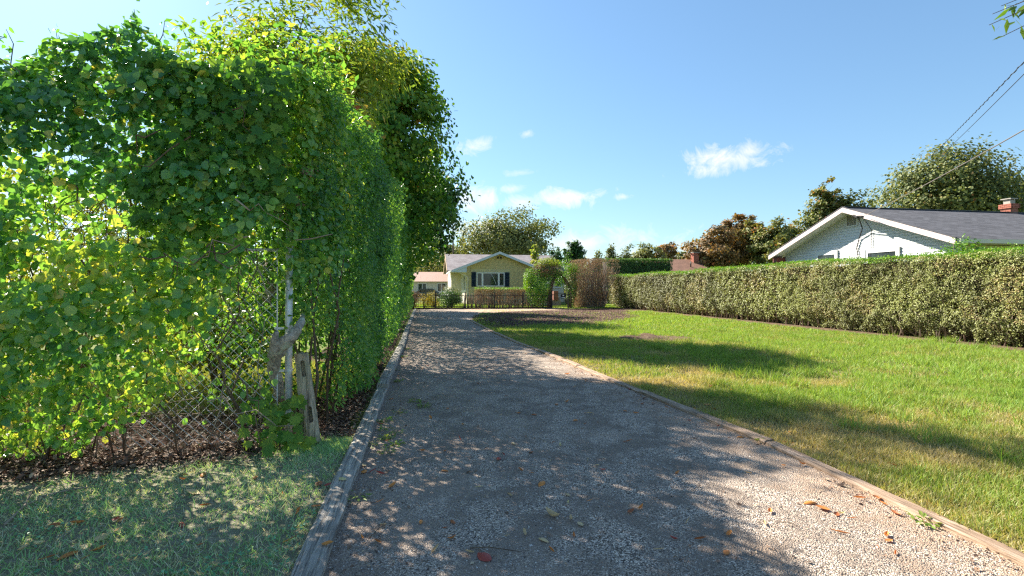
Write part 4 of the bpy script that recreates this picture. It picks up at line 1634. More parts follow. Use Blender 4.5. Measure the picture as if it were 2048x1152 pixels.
# pale shed wall / steps behind the gate
st = empty('garden_steps', lane(10.0, 40.2), ANG, 'pale steps with terracotta risers seen through the garden arch', 'steps')
part_box('step', M['concrete'], st, -1.2, 1.2, 0, .4, 0, .5)
part_box('step', M['concrete'], st, -1.2, 1.2, .4, .8, 0, .75)
part_box('pier', M['ceramic'], st, -1.0, -.6, -.12, .28, .5, 1.25)
part_box('pier', M['ceramic'], st, .55, .95, -.12, .28, .5, 1.25)
part_box('ramp', M['white_paint'], st, -.5, .35, -.05, .0, 0, .9)


def shrub(name, x, y, cz, radii, n, size, mat, label, seed, tpl=None, cl_r=.22, n_cl=70, stems=9, tone_mu=.45, tone_sd=.2, spread=.5, twig=None, shell=.4, group=None, bottom=-.95, cat='shrub', bare=0):
    root = empty(name, (x, y, 0), 0, label, cat, group)
    pos, out, ct, cc, rad = crown_points((0, 0, cz), radii, n_cl, n, cl_r, shell, seed, bottom)
    k = pos[:, 2] > .04
    pos, out, ct = pos[k], out[k], ct[k]
    nr, tp = droop(out, .6, .4, .3)
    foliage('foliage', 'fold', tpl or T_FOLD, pos, nr, tp, size * rng.uniform(.65, 1.3, len(pos)), tone_mu + ct + rng.normal(0, tone_sd, len(pos)), mat, root)
    r_ = random.Random(seed)
    for i in range(stems):
        a = r_.uniform(0, 6.28)
        b0 = Vector((math.cos(a) * radii[0] * .2, math.sin(a) * radii[1] * .2, 0))
        e = Vector((math.cos(a) * radii[0] * spread * r_.uniform(.5, 1.3), math.sin(a) * radii[1] * spread, cz + radii[2] * r_.uniform(.1, .8)))
        m = MB()
        m.tube([b0, b0.lerp(e, .5) + Vector((0, 0, .1)), e], [.03, .02, .008], 5)
        m.build('stem', twig or M['twig'], root, True)
    return root


# arch of climbing shrubs over the gate: left pillar, right pillar, span
arch = empty('leafy_arch', lane(9.95, FVF + .2), ANG, 'overgrown arch of climbing shrubs above the garden gate', 'arch')


def arch_leaves(n, cx, cz, rx, rz, ry, mat, nm, mu, ex=None):
    r = rng.uniform(0, 1, n) ** .4
    d = rand_dirs(n)
    p = d * r[:, None] * np.array([rx, ry, rz]) * (1 + (fnoise(d[:, 0] * 3 + 5, d[:, 2] * 3 + 5, 401) - .5)[:, None] * .6) + np.array([cx, 0, cz])
    inside = ((np.abs(p[:, 0] + 0.0) < .58) & (p[:, 2] < 1.75)) | (((p[:, 0]) ** 2 / .34 + (p[:, 2] - 1.7) ** 2 / .16 < 1))
    p = p[~inside & (p[:, 2] > .02)]
    nr, tp = droop(norm(p - np.array([cx, 0, cz])) + [0, -.3, 0], .6, .4, .4)
    k = len(p)
    foliage(nm, 'fold', T_FOLD, p, nr, tp, .11 * rng.uniform(.6, 1.3, k), mu + rng.normal(0, .24, k), mat, arch)['kind'] = 'stuff'


arch_leaves(5000, -1.55, 1.55, 1.0, 1.75, .7, M['privet'], 'left_foliage', .35)
arch_leaves(1500, -2.35, 2.1, .38, 1.0, .6, M['hedge_top'], 'sunlit_foliage', .7)
arch_leaves(2500, -.9, 2.85, 1.2, .65, .6, M['dry'], 'dry_foliage', .35)
arch_leaves(2200, -.6, 2.6, 1.3, .7, .6, M['privet'], 'span_foliage', .3)
arch_leaves(1600, -.9, 3.35, .95, .45, .5, M['ash'], 'new_shoots', .6)
arch_leaves(1500, .95, 1.6, .42, 1.5, .6, M['dark_green'], 'right_foliage', .4)
arch_leaves(700, .9, 2.9, .6, .5, .5, M['hedge_top'], 'right_shoots', .5)
for i in range(36):
    a = i / 35
    side = -1 if i % 2 else 1
    m = MB()
    x_ = side * random.uniform(.62, .95)
    yy_ = random.uniform(-.3, .3)
    m.tube([(x_, yy_, 0), (x_ * .98, yy_, .9), (x_ * .85, yy_, 1.7), (x_ * .45, yy_, 2.3), (-x_ * .2, yy_, 2.6)], [.02, .018, .014, .012, .006], 5)
    m.build('stem', M['twig'], arch, True)

# low half-bare hedge behind the pickets
lh = empty('low_hedge', lane(6.3, FVF + 1.0), ANG, 'low half-bare brownish hedge behind the black picket fence', 'hedge')
n = 9000
x_ = rng.uniform(-2.6, 3.2, n)
z_ = .05 + rng.uniform(0, 1, n) ** .55 * 1.4
y_ = rng.normal(0, .22, n)
k = fnoise(x_ * 3, z_ * 2, 411) + (z_ - .8) * .25 > rng.uniform(.28, .58, n)
P = np.stack([x_, y_, z_], 1)[k]
nr, tp = droop(rand_dirs(len(P)) + [0, -.5, .3], .5, .3, .3)
foliage('foliage', 'fold', T_FOLD, P, nr, tp, rng.uniform(.05, .10, len(P)), rng.normal(.45, .3, len(P)), M['dry'], lh)['kind'] = 'stuff'
n = 2500
P = np.stack([rng.uniform(-2.6, 3.2, n), rng.normal(0, .25, n), 1.45 + rng.normal(0, .05, n)], 1)
nr, tp = droop(np.tile([0, 0, 1.0], (n, 1)), .6, .3, -.3)
foliage('top_growth', 'fold', T_FOLD, P, nr, tp, rng.uniform(.05, .09, n), rng.uniform(.2, 1, n), M['hedge_top'], lh)['kind'] = 'stuff'
for i in range(150):
    x_ = random.uniform(-2.6, 3.2)
    m = MB()
    p = [Vector((x_, random.uniform(-.15, .15), 0))]
    for j in range(4):
        p.append(p[-1] + Vector((random.uniform(-.09, .09), random.uniform(-.05, .05), .34)))
    m.tube(p, [.020, .017, .013, .009, .004], 4)
    m.build('stem', M['pale_twig'] if i % 2 else M['twig'], lh)

p = lane(1.85, FVF + 1.1)
shrub('round_shrub', p.x, p.y, .72, (.85, .8, .78), 4200, .09, M['dark_green'], 'rounded dark green shrub behind the picket fence', 431, stems=7, tone_mu=.4)
for i, (uu, vv_, c, lab, mt, rr) in enumerate(((.1, 37.6, .6, 'golden leaved shrub at the left end of the picket fence', 'gold_shrub', (.6, .5, .65)), (.75, 38.6, .55, 'second golden shrub beside the round dark one', 'gold_shrub', (.45, .5, .55)),
                                              (2.1, 39.5, 1.0, 'pale green shrub rising behind the round dark one', 'olive', (.8, .6, .7)), (-.8, 36.8, .7, 'bare twiggy bush in the corner where hedge and picket fence meet', 'dry', (.4, .4, .8)))):
    p = lane(uu, vv_)
    shrub('garden_shrub', p.x, p.y, c, rr, 1300, .085, M[mt], lab, 440 + i, stems=10, n_cl=40, cl_r=.16)
# young bare shrubs by the fence
for i in range(5):
    p = lane(2.9 + i * .28, FVF + .55)
    shrub('bare_shrub', p.x, p.y, .7, (.28, .2, .5), 120, .06, M['dry'], ('thin bare shrub against the picket fence, %s of five beside the round dark shrub' % ('nearest', 'second', 'third', 'fourth', 'furthest')[i]), 450 + i,
          stems=6, n_cl=16, cl_r=.1, twig=M['pale_twig'], group='thin bare shrubs behind the picket fence')

# dead brown hedge mass, flaring upwards
dead = empty('dead_hedge', lane(12.6, FVF + .6), ANG, 'tall dead brown bush flaring upwards beside the arch', 'bush')
n = 22000
t = rng.uniform(0, 1, n)
z_ = .1 + t * 3.65
hw_ = np.interp(z_, [0, .8, 2.0, 3.2, 3.9], [1.15, 1.45, 1.75, 2.0, 1.7])
x_ = rng.uniform(-1, 1, n) * hw_ + np.interp(z_, [0, 3.7], [-.15, .12])
y_ = (rng.uniform(-1, 1, n)) * np.interp(z_, [0, 2, 3.9], [.4, .8, .9])
z_ = z_ - np.clip(-x_ - .3, 0, 3) * .12
k = fnoise(x_ * 2 + 9, z_ * 2, 461) > np.interp(x_, [-1, .2, 1.2, 2.2], [.28, .34, .52, .5]) + rng.uniform(-.1, .1, n)
P = np.stack([x_, y_, z_], 1)[k]
nr, tp = droop(rand_dirs(len(P)) + [-.3, -.6, .2], .5, .3, .2)
foliage('dead_foliage', 'fold', T_FOLD, P, nr, tp, rng.uniform(.05, .10, len(P)), np.clip(rng.normal(.48, .24, len(P)), 0, .93), M['dry'], dead)['kind'] = 'stuff'
for i in range(240):
    a = random.uniform(-1, 1)
    b0 = Vector((a * .9 + random.uniform(-.1, .1), random.uniform(-.35, .2), 0))
    hgt = random.uniform(2.4, 3.75)
    e = Vector((a * 1.85 + random.uniform(-.2, .2) + .1, random.uniform(-.9, .7), hgt))
    mid = b0.lerp(e, .5) + Vector((-a * .15, 0, .1))
    m = MB()
    r_ = random.uniform(.008, .02)
    m.tube([b0, mid, b0.lerp(e, .78) + Vector((random.uniform(-.05, .05), 0, 0)), e], [r_, r_ * .8, r_ * .55, r_ * .2], 4)
    for q in range(3):
        s0 = mid.lerp(e, random.random())
        m.tube([s0, s0 + Vector((random.gauss(0, .16), random.gauss(0, .12), random.uniform(.1, .4)))], [r_ * .4, r_ * .1], 3)
    m.build('stem', M['pale_twig'], dead)

# taller dark hedge behind it
bh = empty('back_hedge', lane(19.6, 44), ANG, 'tall dark green hedge behind the dead brown bush', 'hedge')
n = 16000
x_ = rng.uniform(-3.2, 3.2, n)
z_ = 4.15 * rng.uniform(0, 1, n) ** .7
y_ = -.8 + rng.exponential(.2, n)
tp_m = rng.uniform(size=n) < .35
y_ = np.where(tp_m, rng.uniform(-.8, .8, n), y_)
z_ = np.where(tp_m, 4.1 + rng.normal(0, .06, n), z_)
P = np.stack([x_, y_, z_], 1)
nr, tp = droop(np.where(tp_m[:, None], [0, 0, 1.0], [0, -1.0, .1]), .6, .3, .0)
foliage('foliage', 'fold', T_FOLD, P, nr, tp, rng.uniform(.09, .15, n), np.where(tp_m, rng.uniform(.5, 1, n), rng.uniform(0, .7, n)), M['dark_green'], bh)['kind'] = 'stuff'
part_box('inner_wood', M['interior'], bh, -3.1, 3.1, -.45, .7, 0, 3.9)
p = lane(12.4, 41.5)
shrub('bright_shrub', p.x, p.y, 2.5, (1.9, 1.0, 1.35), 4500, .11, M['hedge_top'], 'bright green bush showing between the arch and the dead brown bush', 471, n_cl=60, cl_r=.3)
p = lane(21.5, 41.0)
shrub('bright_shrub', p.x, p.y, 1.5, (2.6, 1.0, 1.7), 5000, .11, M['hedge_top'], 'bright green bush at the far end of the clipped hedge', 472, n_cl=60, cl_r=.3)
# shrub of broad light leaves in front of the right-hand house
q = from_px(1925, 505, 15.3)
shrub('laurel_shrub', q.x, q.y, 2.1, (.95, .6, .95), 6500, .085, M['hedge_top'], 'bright green bush rising above the clipped hedge in front of the grey roofed house', 475, T_OVAL, n_cl=80, cl_r=.2, tone_mu=.3)

# ------------------------------------------------------------------ yellow house
def gable_prism(mat, parent, name, xa, xb, yw, zt, slope, ridge, z0, thick):
    """wall under a gable, facing -y at y=yw; roofline z = zt - slope*|x-ridge|"""
    m = MB()
    pts = [(xa, yw, z0), (xb, yw, z0), (xb, yw, zt - slope * abs(xb - ridge)), (ridge, yw, zt), (xa, yw, zt - slope * abs(xa - ridge))]
    m.extrude(pts, (0, thick, 0))
    return m.build(name, mat, parent)


YH = empty('yellow_house', lane(6.8, 45.5), ANG, 'low yellow shingled house with a front gable and navy shutters', 'house')
sl = .39
RZ = 4.81
# wing walls
gable_prism(M['tan_siding'], YH, 'front_wall', -3.0, 4.4, 0, RZ - .12, sl, 0, 0, .18)
part_box('side_wall', M['cream'], YH, -2.98, -2.82, .18, 9.0, 0, 3.5)
# shingle pieces on the front wall
full = MB()
full.box(-.222, .222, -.022, -.004, 0, .292)
fullm = full.mesh('shingle')
rowh = .30
for r_i in range(12):
    z0 = 1.15 + r_i * rowh
    z1 = z0 + rowh - .008
    off = 0 if r_i % 2 else .15
    x = -3.0 + .225 - off
    while x < 4.3:
        xa, xb = x - .222, x + .222
        x += .45
        xa, xb = max(xa, -3.0), min(xb, 4.35)
        if xb - xa < .05:
            continue
        # window opening
        if z0 < 2.96 and z1 > 1.62 and xb > -2.55 and xa < .98:
            if xa < -2.55 and xb > -2.55:
                xb = -2.56
            elif xb > .98 and xa < .98:
                xa = .99
            else:
                continue
            if xb - xa < .04:
                continue
        if x > 2.6 and z0 < 2:
            pass
        zl = RZ - .14 - sl * max(abs(xa), abs(xb))
        zh = RZ - .14 - sl * min(abs(xa), abs(xb))
        if z0 > zh - .02:
            continue
        if zl > z1 and abs((xb - xa) - .444) < .002:
            o = link_mesh('shingle', fullm, M['yellow_shingle'], YH)
            o.location = ((xa + xb) / 2, random.uniform(-.003, 0), z0)
        else:
            la, lb = RZ - .14 - sl * abs(xa), RZ - .14 - sl * abs(xb)
            pts = [(xa, -.004, z0), (xb, -.004, z0), (xb, -.004, max(z0 + .005, min(z1, lb))), (xa, -.004, max(z0 + .005, min(z1, la)))]
            m = MB()
            m.extrude(pts, (0, -.018, 0))
            m.build('shingle', M['yellow_shingle'], YH)
# wing roof
def roof_slab(mat, parent, name, x_lo, z_lo, x_hi, z_hi, y0, y1, th=.09):
    m = MB()
    m.add([(x_lo, y0, z_lo), (x_hi, y0, z_hi), (x_hi, y1, z_hi), (x_lo, y1, z_lo), (x_lo, y0, z_lo - th), (x_hi, y0, z_hi - th), (x_hi, y1, z_hi - th), (x_lo, y1, z_lo - th)],
          [(0, 1, 2, 3), (7, 6, 5, 4), (0, 4, 5, 1), (1, 5, 6, 2), (2, 6, 7, 3), (3, 7, 4, 0)])
    return m.build(name, mat, parent)


roof_slab(M['stained_roof'], YH, 'roof_slope', -4.35, RZ - sl * 4.35, -.002, RZ, -.55, 9)
roof_slab(M['stained_roof'], YH, 'roof_slope', 5.0, RZ - sl * 5.0, .002, RZ, -.55, 9)
for sgn, ex in ((-1, 4.35), (1, 5.0)):
    m = MB()
    x0_, x1_ = sgn * .004, sgn * ex
    m.extrude([(x0_, -.60, RZ - .0), (x1_, -.60, RZ - sl * ex), (x1_, -.60, RZ - sl * ex - .22), (x0_, -.60, RZ - .22)], (0, .045, 0))
    m.build('fascia', M['blueish_trim'], YH)
    m = MB()
    a_, b_ = sgn * .01, sgn * ex
    m.extrude([(a_, -.553, RZ - .16), (b_, -.553, RZ - sl * ex - .16), (b_, -.553, RZ - sl * ex - .19), (a_, -.553, RZ - .19)], (0, .54, 0))
    m.build('soffit', M['blueish_trim'], YH)
# boxed eave return on the left and plain soffit
m = MB()
m.extrude([(-4.3, -.548, RZ - sl * 4.3 - .10), (-3.02, -.548, RZ - sl * 3.02 - .10), (-3.02, -.548, RZ - sl * 4.3 - .22), (-4.3, -.548, RZ - sl * 4.3 - .22)], (0, .5, 0))
m.build('eave_return', M['blueish_trim'], YH)
# gutter and downspout
m = MB()
m.box(-4.48, -4.36, -.5, 8, RZ - sl * 4.35 - .16, RZ - sl * 4.35 - .04)
m.build('gutter', M['white_paint'], YH)
m = MB()
m.tube([(-3.75, -.35, 2.98), (-3.7, -.3, 2.9), (-2.98, -.12, 2.55), (-2.88, -.09, 2.45), (-2.88, -.09, .2)], .045, 6)
m.build('downspout', M['cream'], YH)
# picture window with three lights
win = empty('picture_window', (0, 0, 0))
win.parent = YH
m = MB()
wx0, wx1, wz0, wz1 = -2.08, .50, 1.64, 2.92
for bx in ((wx0, wx1, wz0, wz0 + .08), (wx0, wx1, wz1 - .08, wz1), (wx0, wx0 + .08, wz0, wz1), (wx1 - .08, wx1, wz0, wz1), (-1.62, -1.46, wz0, wz1), (-.12, .04, wz0, wz1)):
    y0_ = -.075 if bx[1] - bx[0] > 1 else -.072
    m.box(bx[0], bx[1], y0_, .0, bx[2], bx[3])
m.build('frame', M['white_paint'], win)
for (a, b) in ((wx0 + .08, -1.62), (-1.46, -.12), (.04, wx1 - .08)):
    part_box('pane', M['glass'], win, a, b, -.045, -.04, wz0 + .08, wz1 - .08)
part_box('room_backing', M['interior'], win, wx0 + .08, wx1 - .08, -.012, -.006, wz0 + .08, wz1 - .08)
m = MB()
cur = []
for i in range(15):
    f = i / 14
    cur.append((-1.30 + .25 * f + .25 * math.sin(f * 2.4), wz1 - .12 - f * .95))
wid = [.02 + .11 * math.sin(math.pi * (i / 14) ** .7) for i in range(15)]
poly = [(x - .01, -.03, z) for x, z in cur] + [(x + w2 * 2, -.03, z) for (x, z), w2 in list(zip(cur, wid))[::-1]]
m.extrude(poly, (0, .008, 0))
m.build('curtain', M['curtain'], win)
m = MB()
m.tube([(-.95 + .20 * math.cos(a) * (1 - a / 12), -.03, 2.72 + .13 * math.sin(a) * (1 - a / 12)) for a in np.linspace(0, 8, 26)], .012, 5)
m.tube([(-.75, -.03, 2.8), (-.5, -.03, 2.4), (-.28, -.03, 1.85)], .02, 5)
m.extrude([(-1.44, -.034, 1.74), (-1.05, -.034, 1.74), (-1.44, -.034, 2.2)], (0, .008, 0))
m.build('curtain', M['curtain'], win)
for a in (-2.55, .53):
    sh = empty('shutter', (a, 0, 0))
    sh.parent = YH
    m = MB()
    m.box(0, .06, -.06, -.005, 1.62, 2.95)
    m.box(.36, .42, -.06, -.005, 1.62, 2.95)
    for zz in (1.62, 2.25, 2.88):
        m.box(.06, .36, -.058, -.005, zz, zz + .07)
    m.build('shutter_frame', M['navy'], sh)
    m = MB()
    for i in range(24):
        zz = 1.70 + i * .051
        m.add([(.06, -.05, zz), (.36, -.05, zz), (.36, -.015, zz + .035), (.06, -.015, zz + .035)], [(0, 1, 2, 3)])
    m.box(.06, .36, -.012, -.006, 1.66, 2.92)
    m.build('louvres', M['navy'], sh, kind='stuff')
# flood light under the peak
m = MB()
m.tube([(0, -.02, RZ - .42), (0, -.18, RZ - .46)], .02, 6)
m.tube([(-.10, -.14, RZ - .48), (-.16, -.30, RZ - .56)], [.05, .09], 8)
m.tube([(.10, -.14, RZ - .48), (.16, -.30, RZ - .56)], [.05, .09], 8)
m.build('flood_light', M['black_metal'], YH)
# windows on the sunlit side wall
for (ya, yb) in ((.7, 2.0), (2.7, 3.6), (4.6, 5.4)):
    wn = empty('side_window', (0, 0, 0))
    wn.parent = YH
    m = MB()
    m.box(-3.05, -2.985, ya, yb, 1.2, 1.3)
    m.box(-3.05, -2.985, ya, yb, 2.75, 2.85)
    m.box(-3.048, -2.985, ya, ya + .09, 1.3, 2.75)
    m.box(-3.048, -2.985, yb - .09, yb, 1.3, 2.75)
    m.build('frame', M['white_paint'], wn)
    part_box('pane', M['glass'], wn, -3.02, -3.01, ya + .09, yb - .09, 1.3, 2.75)
    part_box('room_backing', M['interior'], wn, -2.995, -2.985, ya + .09, yb - .09, 1.3, 2.75)
# main body with its own roof across
part_box('main_wall', M['cream'], YH, -4.0, 8.2, 7.0, 14.5, 0, 3.3)
MR = 5.3
m = MB()
yl, yr, yh = 6.0, 11.0, 15.8
m.add([(-4.45, yl, 3.30), (8.5, yl, 3.30), (8.5, yr, MR), (-4.45, yr, MR), (8.5, yh, 3.3), (-4.45, yh, 3.3),
       (-4.45, yl, 3.20), (8.5, yl, 3.20), (8.5, yr, MR - .1), (-4.45, yr, MR - .1), (8.5, yh, 3.2), (-4.45, yh, 3.2)],
      [(0, 1, 2, 3), (3, 2, 4, 5), (6, 9, 8, 7), (9, 11, 10, 8), (0, 6, 7, 1), (0, 3, 9, 6), (3, 5, 11, 9), (1, 7, 8, 2), (2, 8, 10, 4), (5, 4, 10, 11)])
m.build('main_roof', M['stained_roof'], YH)
m = MB()
m.extrude([(-4.0, 7.0, 3.3), (-4.0, 14.5, 3.3), (-4.0, 11.0, MR - .25)], (-.03, 0, 0))
m.build('gable_end', M['peach'], YH)
m = MB()
for (ya, za, yb, zb) in ((yl, 3.3, yr, MR), (yr, MR, yh, 3.3)):
    m.extrude([(-4.50, ya, za + .02), (-4.50, yb, zb + .02), (-4.50, yb, zb - .2), (-4.50, ya, za - .2)], (.045, 0, 0))
m.build('rake_board', M['peach'], YH)
# wall piece with a window seen through the arch
wn = empty('far_window', (0, 0, 0))
wn.parent = YH
part_box('frame', M['white_paint'], wn, 6.6, 7.9, 6.9, 6.98, 1.5, 2.7)
part_box('pane', M['glass'], wn, 6.72, 7.78, 6.87, 6.89, 1.65, 2.55)
m = MB()
m.tube([(-3.3, 16, 0), (-3.3, 16, 9.2)], .10, 8)
o = m.build('utility_pole', M['bark'])
o.location = lane(6.8, 45.5)
o.rotation_euler = (0, 0, ANG)
tag(o, 'slim dark utility pole standing behind the yellow house roof', 'pole')

# pink-roofed house further off at the left
PH = empty('pink_roofed_house', lane(-1.2, 74), ANG, 'distant cream house with a pinkish roof beyond the left end of the fence', 'house')
part_box('wall', M['cream'], PH, -3.0, 6.5, 0, 7, 0, 2.5)
m = MB()
m.extrude([(-3.5, -.6, 2.45), (-3.5, 7.6, 2.45), (-3.5, 3.5, 3.95)], (10.5, 0, 0))
m.build('roof', M['pink_roof'], PH)
for xx in (-2.2, .3, 3.1):
    wn = empty('window', (xx, 0, 0))
    wn.parent = PH
    m = MB()
    m.box(0, 1.3, -.06, -.01, .95, 1.05)
    m.box(0, 1.3, -.06, -.01, 2.1, 2.2)
    for a in (0, .61, 1.2):
        m.box(a, a + .09, -.058, -.01, 1.05, 2.1)
    m.build('frame', M['white_paint'], wn)
    part_box('pane', M['glass'], wn, .05, 1.25, -.03, -.02, 1.05, 2.1)

# parked car between the houses
car = empty('parked_car', lane(.25, 62), ANG, 'dark blue parked car glimpsed beyond the golden shrubs', 'car')
m = MB()
side = [(-2.2, .35), (-2.2, .78), (-1.95, .95), (-1.2, 1.02), (-.65, 1.42), (.75, 1.44), (1.4, 1.05), (2.1, .95), (2.2, .6), (2.15, .35)]
m.extrude([(a, -.85, b) for a, b in side], (0, 1.7, 0))
m.build('body', M['car_paint'], car)
m = MB()
m.extrude([(-1.05, -.862, 1.03), (-.6, -.862, 1.35), (.02, -.862, 1.37), (.02, -.862, 1.03)], (0, .006, 0))
m.extrude([(.1, -.862, 1.03), (.1, -.862, 1.37), (.68, -.862, 1.37), (1.1, -.862, 1.06)], (0, .006, 0))
m.build('side_glass', M['glass'], car)
for a in (-1.35, 1.35):
    for b in (-.88, .70):
        m = MB()
        m.tube([(a, b, .33), (a, b + .18, .33)], .33, 14)
        wh = m.build('wheel', M['rubber'], car)
        m = MB()
        m.tube([(a, b - .01, .33), (a, b + .01, .33)], .19, 12)
        m.build('rim', M['steel'], wh)

# ------------------------------------------------------------------ grey-roofed white house on the right
RH = empty('white_sided_house', lane(18.3, 18.65), ANG, 'white sided house with a grey shingle roof behind the long clipped hedge', 'house')
sR = .386
ZR, ZE = 4.95, 3.18
HD = 4.2
part_box('lower_wall', M['siding'], RH, .03, .2, -HD, HD, 0, 2.2)
part_box('front_wall', M['tan_siding'], RH, .2, 15, -HD, -HD + .15, 0, 3.0)
part_box('back_wall', M['siding'], RH, .2, 15, HD - .15, HD, 0, 3.0)
m = MB()
m.extrude([(.03, -HD, 2.2), (.03, HD, 2.2), (.03, HD, ZR - sR * HD - .12), (.03, 0, ZR - .12), (.03, -HD, ZR - sR * HD - .12)], (.14, 0, 0))
m.build('gable_wall', M['siding'], RH)
bz = 2.0
while bz < ZR - .2:
    z1 = bz + .118
    lim0 = min(HD, (ZR - .13 - bz) / sR)
    lim1 = min(HD, (ZR - .13 - z1) / sR) if z1 < ZR - .13 else .01
    lim1 = max(lim1, .01)
    m = MB()
    m.add([(-.015, -lim0, bz), (-.015, lim0, bz), (.002, lim1, z1), (.002, -lim1, z1), (.028, -lim0, bz), (.028, lim0, bz), (.028, lim1, z1), (.028, -lim1, z1)],
          [(0, 1, 2, 3), (7, 6, 5, 4), (0, 4, 5, 1), (3, 2, 6, 7), (0, 3, 7, 4), (1, 5, 6, 2)])
    m.build('siding_board', M['siding'], RH)
    bz += .118
# roof slopes (local texture so that courses follow the slope)
for sg in (-1, 1):
    run = 4.62
    L = math.hypot(run, run * sR)
    m = MB()
    m.box(0, 16.3, 0, L, -.07, 0)
    o = m.build('roof_slope', M['grey_roof'], RH)
    ang_ = math.atan(sR)
    if sg < 0:
        o.location = (-.62, -run, ZE)
        o.rotation_euler = (ang_, 0, 0)
    else:
        o.location = (-.62, run, ZE)
        o.rotation_euler = (-ang_, 0, 0)
        for vv in o.data.vertices:
            vv.co.y = -vv.co.y
        o.data.flip_normals()
m = MB()
m.box(-.63, 15.7, -.12, .12, ZR + .0, ZR + .03)
m.build('ridge_cap', M['grey_roof'], RH)
for sg in (-1, 1):
    m = MB()
    m.extrude([(-.665, 0, ZR + .01), (-.665, sg * 4.64, ZE + .01), (-.665, sg * 4.64, ZE - .20), (-.665, 0, ZR - .20)], (.04, 0, 0))
    m.build('rake_fascia', M['sun_pink_trim'], RH)
    m = MB()
    m.extrude([(-.68, 0, ZR + .035), (-.68, sg * 4.66, ZE + .035), (-.68, sg * 4.66, ZE + .005), (-.68, 0, ZR + .005)], (.075, 0, 0))
    m.build('drip_edge', M['grey_roof'], RH)
    # grooved soffit boards
    for i in range(16):
        a, b = i / 16 * 4.55, (i + .94) / 16 * 4.55
        m = MB()
        m.extrude([(-.62, sg * a, ZR - sR * a - .13), (-.62, sg * b, ZR - sR * b - .13), (-.62, sg * b, ZR - sR * b - .145), (-.62, sg * a, ZR - sR * a - .145)], (.645, 0, 0))
        m.build('soffit_board', M['white_paint'], RH)
part_box('eave_end', M['red_trim'], RH, -.5, .0, 4.22, 4.52, ZE - .36, ZE - .12)
part_box('gutter', M['cream'], RH, -.6, 15.6, -4.76, -4.64, ZE - .16, ZE - .02)
part_box('front_soffit', M['white_paint'], RH, 0, 15, -4.6, -4.2, ZE - .16, ZE - .14)
# louvred vent
vt = empty('gable_vent', (-.02, .15, 4.18))
vt.parent = RH
m = MB()
m.box(-.03, 0, -.30, -.25, 0, .5)
m.box(-.03, 0, .25, .30, 0, .5)
m.box(-.031, 0, -.25, .25, -.02, .03)
m.box(-.031, 0, -.25, .25, .47, .52)
m.build('frame', M['white_paint'], vt)
for i in range(8):
    part_box('louvre', M['concrete'], vt, -.025, -.005, -.25, .25, .05 + i * .052, .085 + i * .052)
# gable windows
for (yc, wd, z_top) in ((1.52, .95, 3.02), (-1.30, 1.25, 2.95)):
    wn = empty('gable_window', (-.02, yc, 0))
    wn.parent = RH
    m = MB()
    h2 = wd / 2
    m.box(-.05, 0, -h2 - .16, h2 + .16, z_top, z_top + .18)
    m.box(-.048, 0, -h2 - .16, -h2, 1.6, z_top)
    m.box(-.048, 0, h2, h2 + .16, 1.6, z_top)
    m.build('surround', M['white_paint'], wn)
    part_box('pane', M['glass'], wn, -.03, -.02, -h2, h2, 1.6, z_top)
    part_box('blind_or_dim_backing', M['curtain'] if yc < 0 else M['interior'], wn, -.012, -.004, -h2, h2, 1.6, z_top)  # far window gets a dark panel standing in for its dim room
wn = empty('front_window', (5.2, -HD, 0))
wn.parent = RH
part_box('frame', M['red_trim'], wn, 0, 1.5, -.05, -.01, 1.5, 2.75)
part_box('pane', M['glass'], wn, .1, 1.4, -.06, -.055, 1.6, 2.65)
# service head and loose cable on the gable
m = MB()
m.tube([(-.70, -.80, 4.46), (-.66, -1.0, 4.42), (-.62, -1.15, 4.38)], [.035, .05, .03], 8)
m.tube([(-.70, -.62, 4.52), (-.70, -.80, 4.40)], [.05, .045], 8)
m.build('service_head', M['black_metal'], RH)
m = MB()
m.tube([(-.66, -.82, 4.42), (-.2, -.55, 4.0), (-.06, -.25, 3.6), (-.05, -.12, 3.2), (-.05, -.22, 2.7), (-.05, -.45, 2.2)], .022, 5)
m.tube([(-.62, -1.0, 4.40), (-.06, -.85, 3.9), (-.05, -.82, 3.2), (-.05, -.78, 2.4)], .012, 5)
m.build('service_cable', M['black_cable'], RH)
m = MB()
m.tube([(-.06, -.56, 1.9), (-.06, -.56, 3.10)], .03, 7)
m.build('conduit', M['white_paint'], RH)


def chimney(name, parent, x, y, z0, z1, wx, wy, bw=.22, bh=.075):
    cx_ = empty(name, (x, y, 0))
    cx_.parent = parent
    part_box('mortar_core', M['mortar'], cx_, -wx + .012, wx - .012, -wy + .012, wy - .012, z0, z1)
    m = MB()
    z = z0
    r = 0
    while z < z1 - bh * .8:
        out_ = .05 if z > z1 - .26 else 0
        for face in range(4):
            L_ = (wx if face % 2 == 0 else wy) * 2 + out_ * 2
            nb = max(2, round(L_ / bw))
            for i in range(nb + 1):
                a = -L_ / 2 + (i - (.5 if r % 2 else 0)) * L_ / nb
                b = a + L_ / nb - .012
                a, b = max(a, -L_ / 2), min(b, L_ / 2)
                if b - a < .03:
                    continue
                if face == 0:
                    m.box(a, b, -wy - out_, -wy + .04, z, z + bh - .012)
                elif face == 2:
                    m.box(a, b, wy - .04, wy + out_, z, z + bh - .012)
                elif face == 1:
                    m.box(wx - .04, wx + out_ + .001, a, b, z, z + bh - .012)
                else:
                    m.box(-wx - out_ - .001, -wx + .04, a, b, z, z + bh - .012)
        z += bh
        r += 1
    m.build('bricks', M['brick'], cx_, kind='stuff')
    return cx_


